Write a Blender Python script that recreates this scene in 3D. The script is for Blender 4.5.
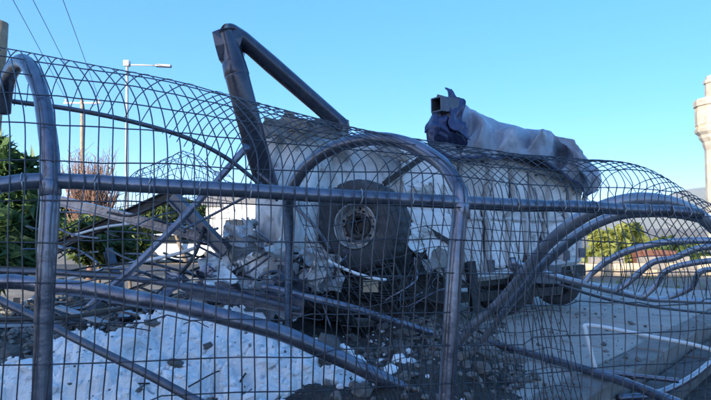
import bpy, math, random
from mathutils import Vector, Matrix, noise
R = math.radians
scene = bpy.context.scene
for o in list(bpy.data.objects): bpy.data.objects.remove(o)
C = scene.collection
V = Vector

# ------------------------------------------------------------------ camera, sky, sun, exposure
F, CX, YH, EYE = 540.0, 355.5, 228.0, 1.6          # focal length and horizon in photo pixels (711 x 400)
PITCH = math.atan((YH - 200.0) / F)
cam_d = bpy.data.cameras.new('camera'); cam = bpy.data.objects.new('camera', cam_d); C.objects.link(cam)
cam.location = (0, 0, EYE); cam.rotation_euler = (R(90) + PITCH, 0, 0)
cam_d.sensor_width = 36; cam_d.lens = 36 * F / 711.0; cam_d.clip_end = 20000; cam_d.clip_start = 0.05
scene.camera = cam
SUN_EL, SUN_AZ = R(16), R(217)                      # azimuth clockwise from +Y: the sun stands behind and to the left
world = bpy.data.worlds.new('World'); scene.world = world; world.use_nodes = True
wn = world.node_tree.nodes; wl = world.node_tree.links; wn.clear()
sky = wn.new('ShaderNodeTexSky'); sky.sky_type = 'NISHITA'; sky.sun_disc = False
sky.sun_elevation = SUN_EL; sky.sun_rotation = SUN_AZ
sky.altitude = 3000; sky.air_density = 0.7; sky.dust_density = 6.0; sky.ozone_density = 3.0
hsv = wn.new('ShaderNodeHueSaturation'); hsv.inputs['Hue'].default_value = 0.508; hsv.inputs['Saturation'].default_value = 1.9
bg = wn.new('ShaderNodeBackground'); bg.inputs['Strength'].default_value = 0.15
wo = wn.new('ShaderNodeOutputWorld')
gam = wn.new('ShaderNodeGamma'); gam.inputs['Gamma'].default_value = 0.42
wl.new(sky.outputs[0], gam.inputs['Color']); wl.new(gam.outputs[0], hsv.inputs['Color']); wl.new(hsv.outputs[0], bg.inputs['Color']); wl.new(bg.outputs[0], wo.inputs['Surface'])
sd = bpy.data.lights.new('sun', 'SUN'); sd.energy = 2.0; sd.angle = R(0.5); sd.color = (1, 0.9, 0.74)
sun = bpy.data.objects.new('sun', sd); C.objects.link(sun)
sdir = V((math.sin(SUN_AZ) * math.cos(SUN_EL), math.cos(SUN_AZ) * math.cos(SUN_EL), math.sin(SUN_EL)))
sun.rotation_euler = sdir.to_track_quat('Z', 'Y').to_euler(); sun.location = sdir * 50
scene.view_settings.view_transform = 'Standard'; scene.view_settings.look = 'None'
scene.view_settings.exposure = 2.65; scene.view_settings.gamma = 1
scene.render.engine = 'CYCLES'

# ------------------------------------------------------------------ helpers
cp, sp = math.cos(PITCH), math.sin(PITCH)
def U(px, py, d):
    """world point seen at photo pixel (px, py) at distance d (metres along +Y)"""
    a = (px - CX) / F; b = (200.0 - py) / F
    yy = cp - b * sp; zz = sp + b * cp
    k = d / yy
    return V((a * k, d, EYE + zz * k))
def UL(l): return [U(*p) for p in l]
def G(px, py, z=0.0):
    b = (200.0 - py) / F
    yy = cp - b * sp; zz = sp + b * cp
    return U(px, py, (z - EYE) / zz * yy)
def rnd(a, b): return random.uniform(a, b)

def link(name, verts, faces, mat, parent=None, smooth=True, origin=None):
    me = bpy.data.meshes.new(name)
    vs = [V(v) for v in verts]
    if parent is not None:
        root = parent
        off = V((0, 0, 0))
        while root is not None: off += root.location; root = root.parent
        loc = V((0, 0, 0))
    else:
        if origin is None:
            n = len(vs); origin = V((sum(v.x for v in vs) / n, sum(v.y for v in vs) / n, min(v.z for v in vs)))
        off = V(origin); loc = off
    me.from_pydata([v - off for v in vs], [], faces)
    if smooth:
        me.polygons.foreach_set('use_smooth', [True] * len(me.polygons))
    mats = mat if isinstance(mat, (list, tuple)) else [mat]
    for m in mats: me.materials.append(m)
    o = bpy.data.objects.new(name, me); C.objects.link(o); o.location = loc
    if parent is not None: o.parent = parent
    return o
def tag(o, label, cat, group=None):
    o['label'] = label; o['category'] = cat
    if group: o['group'] = group
    return o
def kind(o, k): o['kind'] = k; return o
def thing(name, label, cat, loc, group=None):
    o = bpy.data.objects.new(name, None); C.objects.link(o); o.location = loc; o.empty_display_size = 0.1
    return tag(o, label, cat, group)

class MB:
    def __init__(s): s.v = []; s.f = []
    def add(s, vs, fs):
        n = len(s.v); s.v += [V(v) for v in vs]; s.f += [tuple(i + n for i in f) for f in fs]; return s
    def tube(s, pts, r, seg=8, rx=None):
        pts = [V(p) for p in pts]
        n = len(pts); rr = r if isinstance(r, (list, tuple)) else [r] * n
        T = []
        for i in range(n):
            t = pts[min(i + 1, n - 1)] - pts[max(i - 1, 0)]
            T.append(t.normalized() if t.length > 1e-9 else V((0, 0, 1)))
        up = V((0, 0, 1)) if abs(T[0].z) < 0.9 else V((1, 0, 0))
        a = T[0].cross(up).normalized(); vs = []; fs = []
        for i in range(n):
            a = (a - T[i] * a.dot(T[i])).normalized(); b = T[i].cross(a)
            for k in range(seg):
                th = 2 * math.pi * k / seg
                vs.append(pts[i] + a * math.cos(th) * rr[i] + b * math.sin(th) * rr[i])
        for i in range(n - 1):
            for k in range(seg):
                k2 = (k + 1) % seg
                fs.append((i * seg + k, i * seg + k2, (i + 1) * seg + k2, (i + 1) * seg + k))
        fs.append(tuple(range(seg - 1, -1, -1))); fs.append(tuple(range((n - 1) * seg, n * seg)))
        return s.add(vs, fs)
    def box(s, c, sx, sy, sz, M=None):
        vs = []
        for z in (-1, 1):
            for y in (-1, 1):
                for x in (-1, 1):
                    p = V((x * sx / 2, y * sy / 2, z * sz / 2))
                    if M is not None: p = M @ p
                    vs.append(V(c) + p)
        return s.add(vs, [(0, 2, 3, 1), (4, 5, 7, 6), (0, 1, 5, 4), (2, 6, 7, 3), (0, 4, 6, 2), (1, 3, 7, 5)])
    def beam(s, a, b, w, h, up=(0, 0, 1)):
        a = V(a); b = V(b); t = (b - a); L = t.length; t.normalize()
        x = t.cross(V(up)).normalized(); z = x.cross(t)
        M = Matrix((x, t, z)).transposed()
        return s.box((a + b) / 2, w, L, h, M)
    def hexa(s, q, back):
        """box between a front quad and the same quad moved by back"""
        q = [V(p) for p in q]; bk = [p + V(back) for p in q]
        return s.add(q + bk, [(0, 1, 2, 3), (7, 6, 5, 4), (0, 4, 5, 1), (1, 5, 6, 2), (2, 6, 7, 3), (3, 7, 4, 0)])
    def lathe(s, prof, M, seg=32, mod=None):
        """prof: (radius, axial) pairs, axis = local z of M"""
        vs = []; fs = []; n = len(prof)
        for k in range(seg):
            th = 2 * math.pi * k / seg
            for i, (r, z) in enumerate(prof):
                if mod: r = mod(k, i, r)
                vs.append(M @ V((r * math.cos(th), r * math.sin(th), z)))
        for k in range(seg):
            k2 = (k + 1) % seg
            for i in range(n - 1):
                fs.append((k * n + i, k2 * n + i, k2 * n + i + 1, k * n + i + 1))
        return s.add(vs, fs)
    def rock(s, c, r, squash=0.7, seed=0):
        rng = random.Random(seed)
        t = (1 + 5 ** .5) / 2
        base = [(-1, t, 0), (1, t, 0), (-1, -t, 0), (1, -t, 0), (0, -1, t), (0, 1, t), (0, -1, -t), (0, 1, -t), (t, 0, -1), (t, 0, 1), (-t, 0, -1), (-t, 0, 1)]
        fs = [(0, 11, 5), (0, 5, 1), (0, 1, 7), (0, 7, 10), (0, 10, 11), (1, 5, 9), (5, 11, 4), (11, 10, 2), (10, 7, 6), (7, 1, 8), (3, 9, 4), (3, 4, 2), (3, 2, 6), (3, 6, 8), (3, 8, 9), (4, 9, 5), (2, 4, 11), (6, 2, 10), (8, 6, 7), (9, 8, 1)]
        a, b, g = rng.uniform(0, 6.28), rng.uniform(-.5, .5), rng.uniform(-.5, .5)
        M = Matrix.Rotation(a, 3, 'Z') @ Matrix.Rotation(b, 3, 'X') @ Matrix.Rotation(g, 3, 'Y')
        sx, sy, sz = rng.uniform(.7, 1.35), rng.uniform(.7, 1.2), squash * rng.uniform(.7, 1.2)
        vs = []
        for p in base:
            q = V(p).normalized() * rng.uniform(.72, 1.15)
            vs.append(V(c) + M @ V((q.x * sx, q.y * sy, q.z * sz)) * r)
        return s.add(vs, fs)
    def build(s, name, mat, parent=None, smooth=True, origin=None):
        return link(name, s.v, s.f, mat, parent, smooth, origin)

def spline(pts, per=8):
    pts = [V(p) for p in pts]; out = []
    n = len(pts)
    for i in range(n - 1):
        p0 = pts[i - 1] if i > 0 else pts[0] * 2 - pts[1]
        p1, p2 = pts[i], pts[i + 1]
        p3 = pts[i + 2] if i + 2 < n else p2 * 2 - p1
        for k in range(per):
            t = k / per
            out.append(0.5 * ((2 * p1) + (p2 - p0) * t + (2 * p0 - 5 * p1 + 4 * p2 - p3) * t * t + (3 * p1 - p0 - 3 * p2 + p3) * t ** 3))
    out.append(pts[-1]); return out

def fbm(p, oct=4, ridged=False):
    a = 1.0; s = 0.0; q = V(p)
    for i in range(oct):
        n = noise.noise(q)
        s += a * ((1 - 2 * abs(n)) if ridged else n); a *= 0.5; q = q * 2.03 + V((7.1, 3.3, 1.7))
    return s
def sheet(name, q, nx, ny, amp, freq, seed, thick, mat, parent=None, ridged=True, edge=0.0, origin=None):
    """crumpled plate: q = four corners (tl, tr, br, bl), noise along its normal, real thickness, ragged rim"""
    q = [V(p) for p in q]; nrm = (q[1] - q[0]).cross(q[3] - q[0]).normalized()
    if nrm.y > 0: nrm = -nrm
    so = V((seed * 13.7, seed * 5.1, seed * 3.3)); top = []
    for j in range(ny + 1):
        for i in range(nx + 1):
            u, v = i / nx, j / ny
            p = (q[0] * (1 - u) + q[1] * u) * (1 - v) + (q[3] * (1 - u) + q[2] * u) * v
            d = fbm(p * freq + so, 4, ridged) * amp
            e = V((noise.noise(p * freq * 2 + so), 0, noise.noise(p * freq * 2 - so))) * edge
            w = 1.0 if (i in (0, nx) or j in (0, ny)) else 0.4
            top.append(p + nrm * d + e * w)
    n = len(top); W = nx + 1
    vs = top + [p - nrm * thick for p in top]; fs = []
    for j in range(ny):
        for i in range(nx):
            a = j * W + i
            fs.append((a, a + W, a + W + 1, a + 1)); fs.append((n + a, n + a + 1, n + a + W + 1, n + a + W))
    for i in range(nx):
        fs.append((i, i + 1, n + i + 1, n + i)); a = ny * W + i; fs.append((a, n + a, n + a + 1, a + 1))
    for j in range(ny):
        a = j * W; fs.append((a, n + a, n + a + W, a + W)); a = j * W + nx; fs.append((a, a + W, n + a + W, n + a))
    return link(name, vs, fs, mat, parent, True, origin)

# ------------------------------------------------------------------ materials
MT = {}
def mat(name, c1, c2=None, rough=0.6, metal=0.0, scale=4.0, bump=0.2, bscale=None, spots=None, spot_amt=0.55, spot_scale=6.0, detail=6, trans=0.0, bdist=0.02):
    m = bpy.data.materials.new(name); m.use_nodes = True
    nt = m.node_tree; N = nt.nodes; L = nt.links; p = N['Principled BSDF']
    tc = N.new('ShaderNodeTexCoord')
    n1 = N.new('ShaderNodeTexNoise'); n1.inputs['Scale'].default_value = scale; n1.inputs['Detail'].default_value = detail; n1.inputs['Roughness'].default_value = 0.65
    L.new(tc.outputs['Object'], n1.inputs['Vector'])
    r1 = N.new('ShaderNodeValToRGB'); r1.color_ramp.elements[0].position = 0.35; r1.color_ramp.elements[1].position = 0.68
    r1.color_ramp.elements[0].color = (*c1, 1); r1.color_ramp.elements[1].color = (*(c2 or c1), 1)
    L.new(n1.outputs[0], r1.inputs[0]); col = r1.outputs[0]
    if spots:
        n2 = N.new('ShaderNodeTexNoise'); n2.inputs['Scale'].default_value = spot_scale; n2.inputs['Detail'].default_value = 8; n2.inputs['Roughness'].default_value = 0.7
        mp = N.new('ShaderNodeVectorMath'); mp.operation = 'ADD'; mp.inputs[1].default_value = (17.3, 4.1, 9.9)
        L.new(tc.outputs['Object'], mp.inputs[0]); L.new(mp.outputs[0], n2.inputs['Vector'])
        r2 = N.new('ShaderNodeValToRGB'); r2.color_ramp.elements[0].position = spot_amt; r2.color_ramp.elements[1].position = min(spot_amt + 0.12, 1)
        r2.color_ramp.elements[0].color = (0, 0, 0, 1); r2.color_ramp.elements[1].color = (1, 1, 1, 1)
        L.new(n2.outputs[0], r2.inputs[0])
        mx = N.new('ShaderNodeMix'); mx.data_type = 'RGBA'; mx.inputs[7].default_value = (*spots, 1)
        L.new(r2.outputs[0], mx.inputs[0]); L.new(col, mx.inputs[6]); col = mx.outputs[2]
        if metal > 0:
            mm = N.new('ShaderNodeMath'); mm.operation = 'MULTIPLY_ADD'; mm.inputs[1].default_value = -metal; mm.inputs[2].default_value = metal
            L.new(r2.outputs[0], mm.inputs[0]); L.new(mm.outputs[0], p.inputs['Metallic'])
    L.new(col, p.inputs['Base Color'])
    if not (spots and metal > 0): p.inputs['Metallic'].default_value = metal
    rr = N.new('ShaderNodeMapRange'); rr.inputs['To Min'].default_value = max(rough - 0.12, 0.03); rr.inputs['To Max'].default_value = min(rough + 0.15, 1)
    L.new(n1.outputs[0], rr.inputs['Value']); L.new(rr.outputs[0], p.inputs['Roughness'])
    if bump:
        n3 = N.new('ShaderNodeTexNoise'); n3.inputs['Scale'].default_value = bscale or scale * 4; n3.inputs['Detail'].default_value = 8
        L.new(tc.outputs['Object'], n3.inputs['Vector'])
        b = N.new('ShaderNodeBump'); b.inputs['Strength'].default_value = bump; b.inputs['Distance'].default_value = bdist
        L.new(n3.outputs[0], b.inputs['Height']); L.new(b.outputs[0], p.inputs['Normal'])
    if trans:
        tr = N.new('ShaderNodeBsdfTranslucent'); ms = N.new('ShaderNodeMixShader'); ms.inputs[0].default_value = trans
        L.new(col, tr.inputs['Color']); L.new(p.outputs[0], ms.inputs[1]); L.new(tr.outputs[0], ms.inputs[2]); L.new(ms.outputs[0], N['Material Output'].inputs['Surface'])
    MT[name] = m; return m
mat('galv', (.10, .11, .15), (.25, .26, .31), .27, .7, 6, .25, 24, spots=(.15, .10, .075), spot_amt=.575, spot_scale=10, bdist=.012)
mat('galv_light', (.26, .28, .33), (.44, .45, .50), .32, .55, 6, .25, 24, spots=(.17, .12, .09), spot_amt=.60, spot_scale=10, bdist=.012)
mat('galv_dark', (.08, .09, .115), (.15, .16, .19), .42, .5, 9, .15, 50, spots=(.10, .07, .05), spot_amt=.6, spot_scale=12)
mat('wire', (.05, .053, .066), (.12, .125, .14), .33, .65, 14, 0)
mat('pole_paint', (.055, .06, .085), (.10, .105, .135), .24, .5, 5, .06, 40, spots=(.2, .19, .19), spot_amt=.68, spot_scale=7)
mat('white_paint', (.66, .66, .65), (.82, .82, .81), .5, 0, 3, .12, 14, spots=(.24, .21, .18), spot_amt=.60, spot_scale=4)
mat('panel_white', (.68, .68, .67), (.84, .84, .83), .42, 0, 3, .12, 9, spots=(.27, .245, .22), spot_amt=.535, spot_scale=3.0)
mat('shell_white', (.50, .50, .50), (.76, .76, .75), .5, 0, 3.5, .5, 11, spots=(.20, .18, .165), spot_amt=.54, spot_scale=3.2, bdist=.04)
mat('rib_white', (.42, .42, .42), (.60, .60, .59), .5, 0, 4, .1, 12, spots=(.15, .13, .12), spot_amt=.58, spot_scale=6)
mat('grey_paint', (.34, .35, .37), (.52, .53, .54), .5, .1, 4, .2, 14, spots=(.13, .11, .09), spot_amt=.58, spot_scale=6)
mat('brown_grey', (.16, .14, .12), (.30, .28, .26), .7, 0, 5, .3, 18, spots=(.07, .06, .05), spot_amt=.58, spot_scale=8)
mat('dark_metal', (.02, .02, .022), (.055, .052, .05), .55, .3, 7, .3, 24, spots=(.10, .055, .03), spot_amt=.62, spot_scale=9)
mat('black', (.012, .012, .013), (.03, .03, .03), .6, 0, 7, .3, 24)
mat('rubber', (.03, .032, .037), (.06, .062, .068), .75, 0, 9, .3, 60, spots=(.12, .115, .11), spot_amt=.57, spot_scale=4)
mat('rim', (.22, .22, .22), (.48, .475, .47), .45, .25, 8, .2, 40, spots=(.10, .065, .045), spot_amt=.54, spot_scale=11)
mat('tarp', (.20, .23, .29), (.34, .37, .43), .42, 0, 1.2, .3, 10, spots=(.50, .52, .57), spot_amt=.58, spot_scale=1.0, bdist=.05)
mat('tarp_blue', (.02, .03, .09), (.05, .07, .17), .38, 0, 4, .25, 14, bdist=.04)
mat('powder', (.70, .70, .70), (.88, .88, .88), .9, 0, 3, .7, 22, spots=(.16, .14, .13), spot_amt=.62, spot_scale=3.4, bdist=.04)
mat('white_chunk', (.78, .78, .78), (.89, .89, .89), .9, 0, 8, .5, 30)
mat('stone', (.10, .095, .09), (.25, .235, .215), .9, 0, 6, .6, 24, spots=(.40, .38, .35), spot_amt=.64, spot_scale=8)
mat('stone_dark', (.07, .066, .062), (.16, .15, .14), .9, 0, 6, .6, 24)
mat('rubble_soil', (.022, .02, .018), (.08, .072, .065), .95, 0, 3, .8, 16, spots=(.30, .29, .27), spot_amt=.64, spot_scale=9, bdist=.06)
mat('concrete', (.33, .295, .26), (.46, .415, .37), .9, 0, 1.6, .4, 30, spots=(.17, .15, .13), spot_amt=.55, spot_scale=1.9)
mat('kerb_conc', (.15, .135, .12), (.28, .255, .23), .9, 0, 3, .5, 24, spots=(.09, .08, .07), spot_amt=.58, spot_scale=5)
mat('soil', (.13, .105, .08), (.27, .23, .175), .95, 0, .35, .7, 3, spots=(.36, .32, .25), spot_amt=.6, spot_scale=.9, bdist=.05)
mat('asphalt', (.04, .04, .042), (.065, .064, .063), .9, 0, 2, .4, 60)
mat('leaf_dark', (.05, .105, .03), (.10, .16, .05), .55, 0, 1.5, 0, trans=.3)
mat('leaf_mid', (.05, .085, .022), (.10, .14, .035), .55, 0, 1.2, 0, trans=.3)
mat('leaf_yellow', (.15, .18, .035), (.29, .29, .07), .55, 0, .8, 0, trans=.35)
mat('twig_brown', (.16, .085, .06), (.27, .16, .12), .8, 0, 2, 0)
mat('bark', (.10, .075, .055), (.20, .16, .12), .9, 0, 5, .6, 20)
mat('wood', (.20, .15, .10), (.36, .28, .19), .85, 0, 6, .5, 22)
mat('lamp_grey', (.38, .39, .40), (.50, .51, .52), .45, .4, 4, .05)
mat('cable', (.03, .03, .032), (.05, .05, .05), .6, 0, 8, 0)
mat('plaster', (.66, .63, .57), (.80, .77, .71), .85, 0, .7, .2, 6)
mat('beige', (.42, .32, .21), (.56, .44, .31), .85, 0, 1.2, .3, 6)
mat('roof_tile', (.30, .11, .06), (.42, .17, .09), .85, 0, 2, .4, 8)
mat('render', (.45, .43, .40), (.54, .52, .49), .9, 0, .5, .2, 6)
mat('glass', (.02, .025, .03), (.035, .04, .045), .08, 0, 2, 0)
mat('van_white', (.72, .72, .72), (.80, .80, .80), .35, 0, 2, 0)
mat('rust_red', (.12, .05, .035), (.19, .085, .06), .8, .1, 3, .3, 12)
mat('tower_plaster', (.27, .245, .21), (.40, .37, .32), .9, 0, .8, .4, 5, spots=(.28, .24, .20), spot_amt=.58, spot_scale=1.1)
mat('mountain', (.10, .11, .085), (.19, .18, .14), .95, 0, .004, .5, .02, bdist=15)
mat('trim_white', (.70, .70, .69), (.80, .80, .79), .4, 0, 6, .05)
M_ = MT

# ------------------------------------------------------------------ setting
def gz(x, y):
    """height of the wreck-side rubble ground"""
    h = 0.0
    return h
random.seed(5)
# wide ground sheet, finer near the wreck
gb = MB()
xs = [-4000, -800, -200, -60, -30, -18, -12, -8, -5, -2, 1, 4, 7, 10, 16, 30, 60, 200, 800, 4000]
ys = [-300, -60, -20, -8, 0, 4, 8, 12, 16, 22, 30, 45, 80, 200, 800, 2500, 6000]
gv = [(x, y, -0.10) for y in ys for x in xs]; W = len(xs)
gb.add(gv, [(j * W + i, j * W + i + 1, (j + 1) * W + i + 1, (j + 1) * W + i) for j in range(len(ys) - 1) for i in range(W - 1)])
kind(gb.build('ground', M_['soil'], smooth=False), 'structure')

# pavement slabs at the right, a real step down along their near right edge
E0 = V((2.48, 5.14, 0)); ED = V((2.44, 2.56, 0)).normalized()
EN = V((-ED.y, ED.x, 0))                             # towards the slab's inside (left, away)
pav = MB()
def slab(a0, a1, b0, b1, zt, mb):
    c = [E0 + ED * a0 + EN * b0, E0 + ED * a1 + EN * b0, E0 + ED * a1 + EN * b1, E0 + ED * a0 + EN * b1]
    bv = 0.02
    ci = [E0 + ED * (a0 + bv) + EN * (b0 + bv), E0 + ED * (a1 - bv) + EN * (b0 + bv), E0 + ED * (a1 - bv) + EN * (b1 - bv), E0 + ED * (a0 + bv) + EN * (b1 - bv)]
    vs = [p + V((0, 0, -0.14)) for p in c] + [p + V((0, 0, zt - bv)) for p in c] + [p + V((0, 0, zt)) for p in ci]
    mb.add(vs, [(0, 1, 5, 4), (1, 2, 6, 5), (2, 3, 7, 6), (3, 0, 4, 7), (4, 5, 9, 8), (5, 6, 10, 9), (6, 7, 11, 10), (7, 4, 8, 11), (8, 9, 10, 11)])
base = MB(); slab(-2.6, 9.0, .32, 6.6, .165, base)
pv = kind(base.build('pavement', M_['kerb_conc'], smooth=False), 'structure')
random.seed(3)
for ia in range(6):                                   # large cast slabs
    for ib in range(3):
        m = MB(); a0 = -2.6 + ia * 1.93; b0 = .345 + ib * 2.08
        slab(a0, a0 + 1.895, b0, b0 + 2.045, .2 + rnd(-.006, .008), m)
        m.build('paving_slab', M_['concrete'], pv, smooth=False)
for ia in range(11):                                  # kerb stones along the step
    m = MB(); a0 = -2.6 + ia * 1.02; slab(a0, a0 + 1.0, .0, .32, .205 + rnd(-.012, .012), m)
    m.build('kerb_stone', M_['kerb_conc'], pv, smooth=False)
lo = MB()                                             # lower gutter ledge under the kerb
for ia in range(9):
    m = MB(); a0 = -2.6 + ia * 1.22; slab(a0, a0 + 1.18, -.34, -.03, .02 + rnd(-.02, .02), m)
    m.build('gutter_stone', M_['stone_dark'], pv, smooth=False)  # dark stone colour chosen to darken the recess below the kerb
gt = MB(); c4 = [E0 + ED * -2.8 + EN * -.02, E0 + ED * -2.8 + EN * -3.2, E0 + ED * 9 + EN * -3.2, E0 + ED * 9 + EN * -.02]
gt.add([V((p.x, p.y, -.094)) for p in c4], [(0, 1, 2, 3)]); kind(gt.build('gutter', M_['rubble_soil'], smooth=False), 'structure')  # strip of darker soil colour laid in to darken the recess
# road running off at the left behind the wreck
rd = MB(); rd.add([(-40, 17, -.094), (6, 20, -.094), (10, 26, -.094), (-60, 24, -.094)], [(0, 1, 2, 3)])
kind(rd.build('road', M_['asphalt'], smooth=False), 'structure')

# mountains at the right
def ridge(name, d, px0, px1, prof, seed, depth):
    vs = []; n = 90; rows = 14; fs = []
    for j in range(rows + 1):
        v = j / rows
        for i in range(n + 1):
            px = px0 + (px1 - px0) * i / n
            h = 0
            for a, b in zip(prof, prof[1:]):
                if a[0] <= px <= b[0]:
                    t = (px - a[0]) / (b[0] - a[0]); t = t * t * (3 - 2 * t); h = a[1] * (1 - t) + b[1] * t
            top = (YH - h) / F * d
            y = d + depth * v * 2
            prof_v = math.sin(min(v, 1) * math.pi) ** .8
            x = (px - CX) / F * (d + depth)
            z = top * (d + depth) / d * prof_v
            z *= 1 + .22 * fbm(V((x / 500, y / 500, seed)), 5, True) * (1 - .6 * prof_v)
            vs.append((x, y, z - 3))
    W = n + 1
    for j in range(rows):
        for i in range(n): fs.append((j * W + i, j * W + i + 1, (j + 1) * W + i + 1, (j + 1) * W + i))
    return kind(link(name, vs, fs, M_['mountain']), 'structure')
ridge('mountain', 2600, 420, 1150, [(420, 226), (520, 222), (600, 212), (650, 203), (690, 192), (720, 190), (780, 196), (900, 185), (1040, 205), (1150, 226)], 3, 500)
ridge('hills', 1500, -500, 420, [(-500, 220), (-300, 212), (-100, 218), (60, 222), (200, 221), (420, 226)], 9, 300)

# ------------------------------------------------------------------ block added out of view behind the viewer to shade the wreck
def block(x0, x1, y0, y1, H, label, storeys):
    t = thing('shade_block', label, 'added shade block', ((x0 + x1) / 2, (y0 + y1) / 2, -.1))
    m = MB(); m.hexa([(x0, y1, -.1), (x1, y1, -.1), (x1, y1, H), (x0, y1, H)], (0, y0 - y1, 0)); m.build('wall', M_['render'], t, False)
    m = MB(); m.box(((x0 + x1) / 2, (y0 + y1) / 2, H + .2), x1 - x0 + .8, y1 - y0 + .8, .395); m.build('roof', M_['kerb_conc'], t, False)
    n = int((x1 - x0) / 4.2)
    for s in range(storeys):
        zc = 1.7 + s * (H / storeys)
        for i in range(n):
            xc = x0 + (i + .5) * (x1 - x0) / n
            f = MB(); f.box((xc, y1 + .03, zc), 1.7, .10, 1.5); w = f.build('window', M_['trim_white'], t, False)
            g = MB(); g.box((xc, y1 + .06, zc), 1.5, .06, 1.3); g.build('pane', M_['glass'], w, False)
            g = MB(); g.box((xc, y1 + .12, zc - .80), 1.9, .24, .08); g.build('sill', M_['kerb_conc'], w, False)
block(-30.0, -12.5, -38, -25, 15.3, 'long rendered block added unseen behind the viewer to cast shade over the wreck', 5)

# ------------------------------------------------------------------ near wire cage: hoops, rail, wires
#            bottom            mid low           rail              rise              apex              fall              far edge
ST = {
 'A':  [(-75, 480, 1.78), (-70, 300, 1.79), (-66, 188, 1.80), (-62, 105, 1.90), (-70, 46, 2.10), (-95, 60, 2.40), (-105, 92, 2.55)],
 'H1': [(38, 480, 1.86), (45, 300, 1.87), (50, 180, 1.90), (44, 108, 1.97), (24, 61, 2.20), (7, 76, 2.44), (3, 104, 2.58)],
 'M':  [(243, 480, 2.00), (247, 300, 2.02), (250, 190, 2.07), (244, 140, 2.16), (205, 96, 2.42), (172, 104, 2.66), (150, 127, 2.80)],
 'H2': [(436, 480, 2.15), (452, 300, 2.20), (461, 203, 2.25), (446, 172, 2.33), (372, 138, 2.62), (312, 158, 2.90), (286, 203, 3.05)],
 'N3': [(552, 480, 2.28), (564, 300, 2.36), (560, 206, 2.45), (548, 184, 2.55), (518, 162, 2.75), (478, 163, 3.00), (440, 184, 3.20)],
 'N4': [(668, 480, 2.48), (676, 300, 2.55), (648, 211, 2.65), (645, 190, 2.70), (630, 170, 2.85), (600, 170, 3.05), (572, 198, 3.20)],
 'N5': [(752, 480, 2.65), (754, 300, 2.70), (712, 217, 2.80), (710, 209, 2.85), (698, 205, 2.95), (676, 214, 3.15), (656, 236, 3.30)],
 'N6': [(840, 480, 2.85), (835, 310, 2.88), (790, 245, 2.95), (786, 241, 3.00), (772, 240, 3.10), (750, 246, 3.30), (730, 262, 3.45)],
}
ORD = ['A', 'H1', 'M', 'H2', 'N3', 'N4', 'N5', 'N6']
OFF = [V((0, -.037, 0)), V((0, -.037, 0)), V((0, -.037, 0)), V((0, -.030, .022)), V((0, 0, .037)), V((-.01, .024, .026)), V((-.012, .034, .01))]
def ctrl(k):
    pts = UL(ST[k]); pts[0].z = 0.03; return pts
CT = [ctrl(k) for k in ORD]
def profile(s):
    """control points of the cage's cross-section at station parameter s"""
    i = min(int(s), len(CT) - 2); t = s - i; out = []
    for c in range(7):
        p1, p2 = CT[i][c], CT[i + 1][c]
        p0 = CT[i - 1][c] if i > 0 else p1 * 2 - p2
        p3 = CT[i + 2][c] if i + 2 < len(CT) else p2 * 2 - p1
        out.append(0.5 * ((2 * p1) + (p2 - p0) * t + (2 * p0 - 5 * p1 + 4 * p2 - p3) * t * t + (3 * p1 - p0 - 3 * p2 + p3) * t ** 3))
    return out
PER = 8
cage = thing('wire_cage', 'near wire mesh cage on grey pipe hoops, across the whole foreground', 'wire fence', U(250, 480, 2.0) * V((1, 1, 0)) if False else (U(250, 480, 2.0).x, 2.0, 0))
def dented(pts, r, seed, wob=.12):
    """resampled pipe path with small kinks, radii with flattened dents"""
    out = []; rad = []
    for a, b in zip(pts, pts[1:]):
        n_ = max(1, int((b - a).length / .045))
        for k in range(n_): out.append(a + (b - a) * k / n_)
    out.append(pts[-1]); acc = 0; res = []
    for i, p in enumerate(out):
        if i: acc += (p - out[i - 1]).length
        q = V((acc * 2.1, seed * 3.7, 1.3)); k1 = noise.noise(q); k2 = noise.noise(q + V((0, 11, 4)))
        res.append(p + V((k1, .5 * k2, k2)) * r * wob * 2)
        c_ = noise.noise(V((acc * 3.3, seed * 1.9, 7.7)))
        rad.append(r * (1 + .035 * noise.noise(V((acc * 14, seed, 3))) - .22 * max(0, c_ - .30) / .4))
    return res, rad
PSEED = [0]
def hoop(pts, r, name='hoop', parent=cage, m='galv', per=8, seg=14):
    PSEED[0] += 1; p_, r_ = dented(spline(pts, per), r, PSEED[0])
    b = MB(); b.tube(p_, r_, seg); return b.build(name, M_[m], parent)
# hoop 1 (left, far leg snapped off short)
h1 = UL([(38, 480, 1.86), (45, 300, 1.87), (50, 180, 1.90), (46, 125, 1.95), (37, 84, 2.05), (24, 62, 2.20), (11, 72, 2.38), (5, 92, 2.5), (3, 112, 2.56)]); h1[0].z = -.1
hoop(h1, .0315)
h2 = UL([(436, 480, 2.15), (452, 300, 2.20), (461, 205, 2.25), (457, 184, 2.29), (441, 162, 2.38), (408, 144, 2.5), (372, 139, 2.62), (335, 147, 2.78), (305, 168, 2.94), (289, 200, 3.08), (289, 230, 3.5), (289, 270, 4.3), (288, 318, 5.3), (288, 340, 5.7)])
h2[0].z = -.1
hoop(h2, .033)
# weld collars on the posts
for st, px, py, d, rr in (('H1', 50, 187, 1.895, .037), ('H2', 461, 210, 2.248, .039)):
    b = MB(); a = U(px, py - 7, d); c = U(px, py + 9, d); b.tube([a, a * .9 + c * .1, a * .1 + c * .9, c], [rr * .93, rr, rr, rr * .93], 16); b.build('weld_collar', M_['galv'], cage)
# long rail (with slight kinks)
rl = UL([(-75, 196, 1.80), (0, 185, 1.85), (48, 181, 1.90), (150, 185, 1.98), (250, 190.5, 2.07), (360, 197, 2.17), (461, 203, 2.25), (560, 206, 2.45), (620, 209, 2.6), (668, 211, 2.7), (700, 214, 2.78)])
hoop(rl, .0285, 'rail', per=6)
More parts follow.
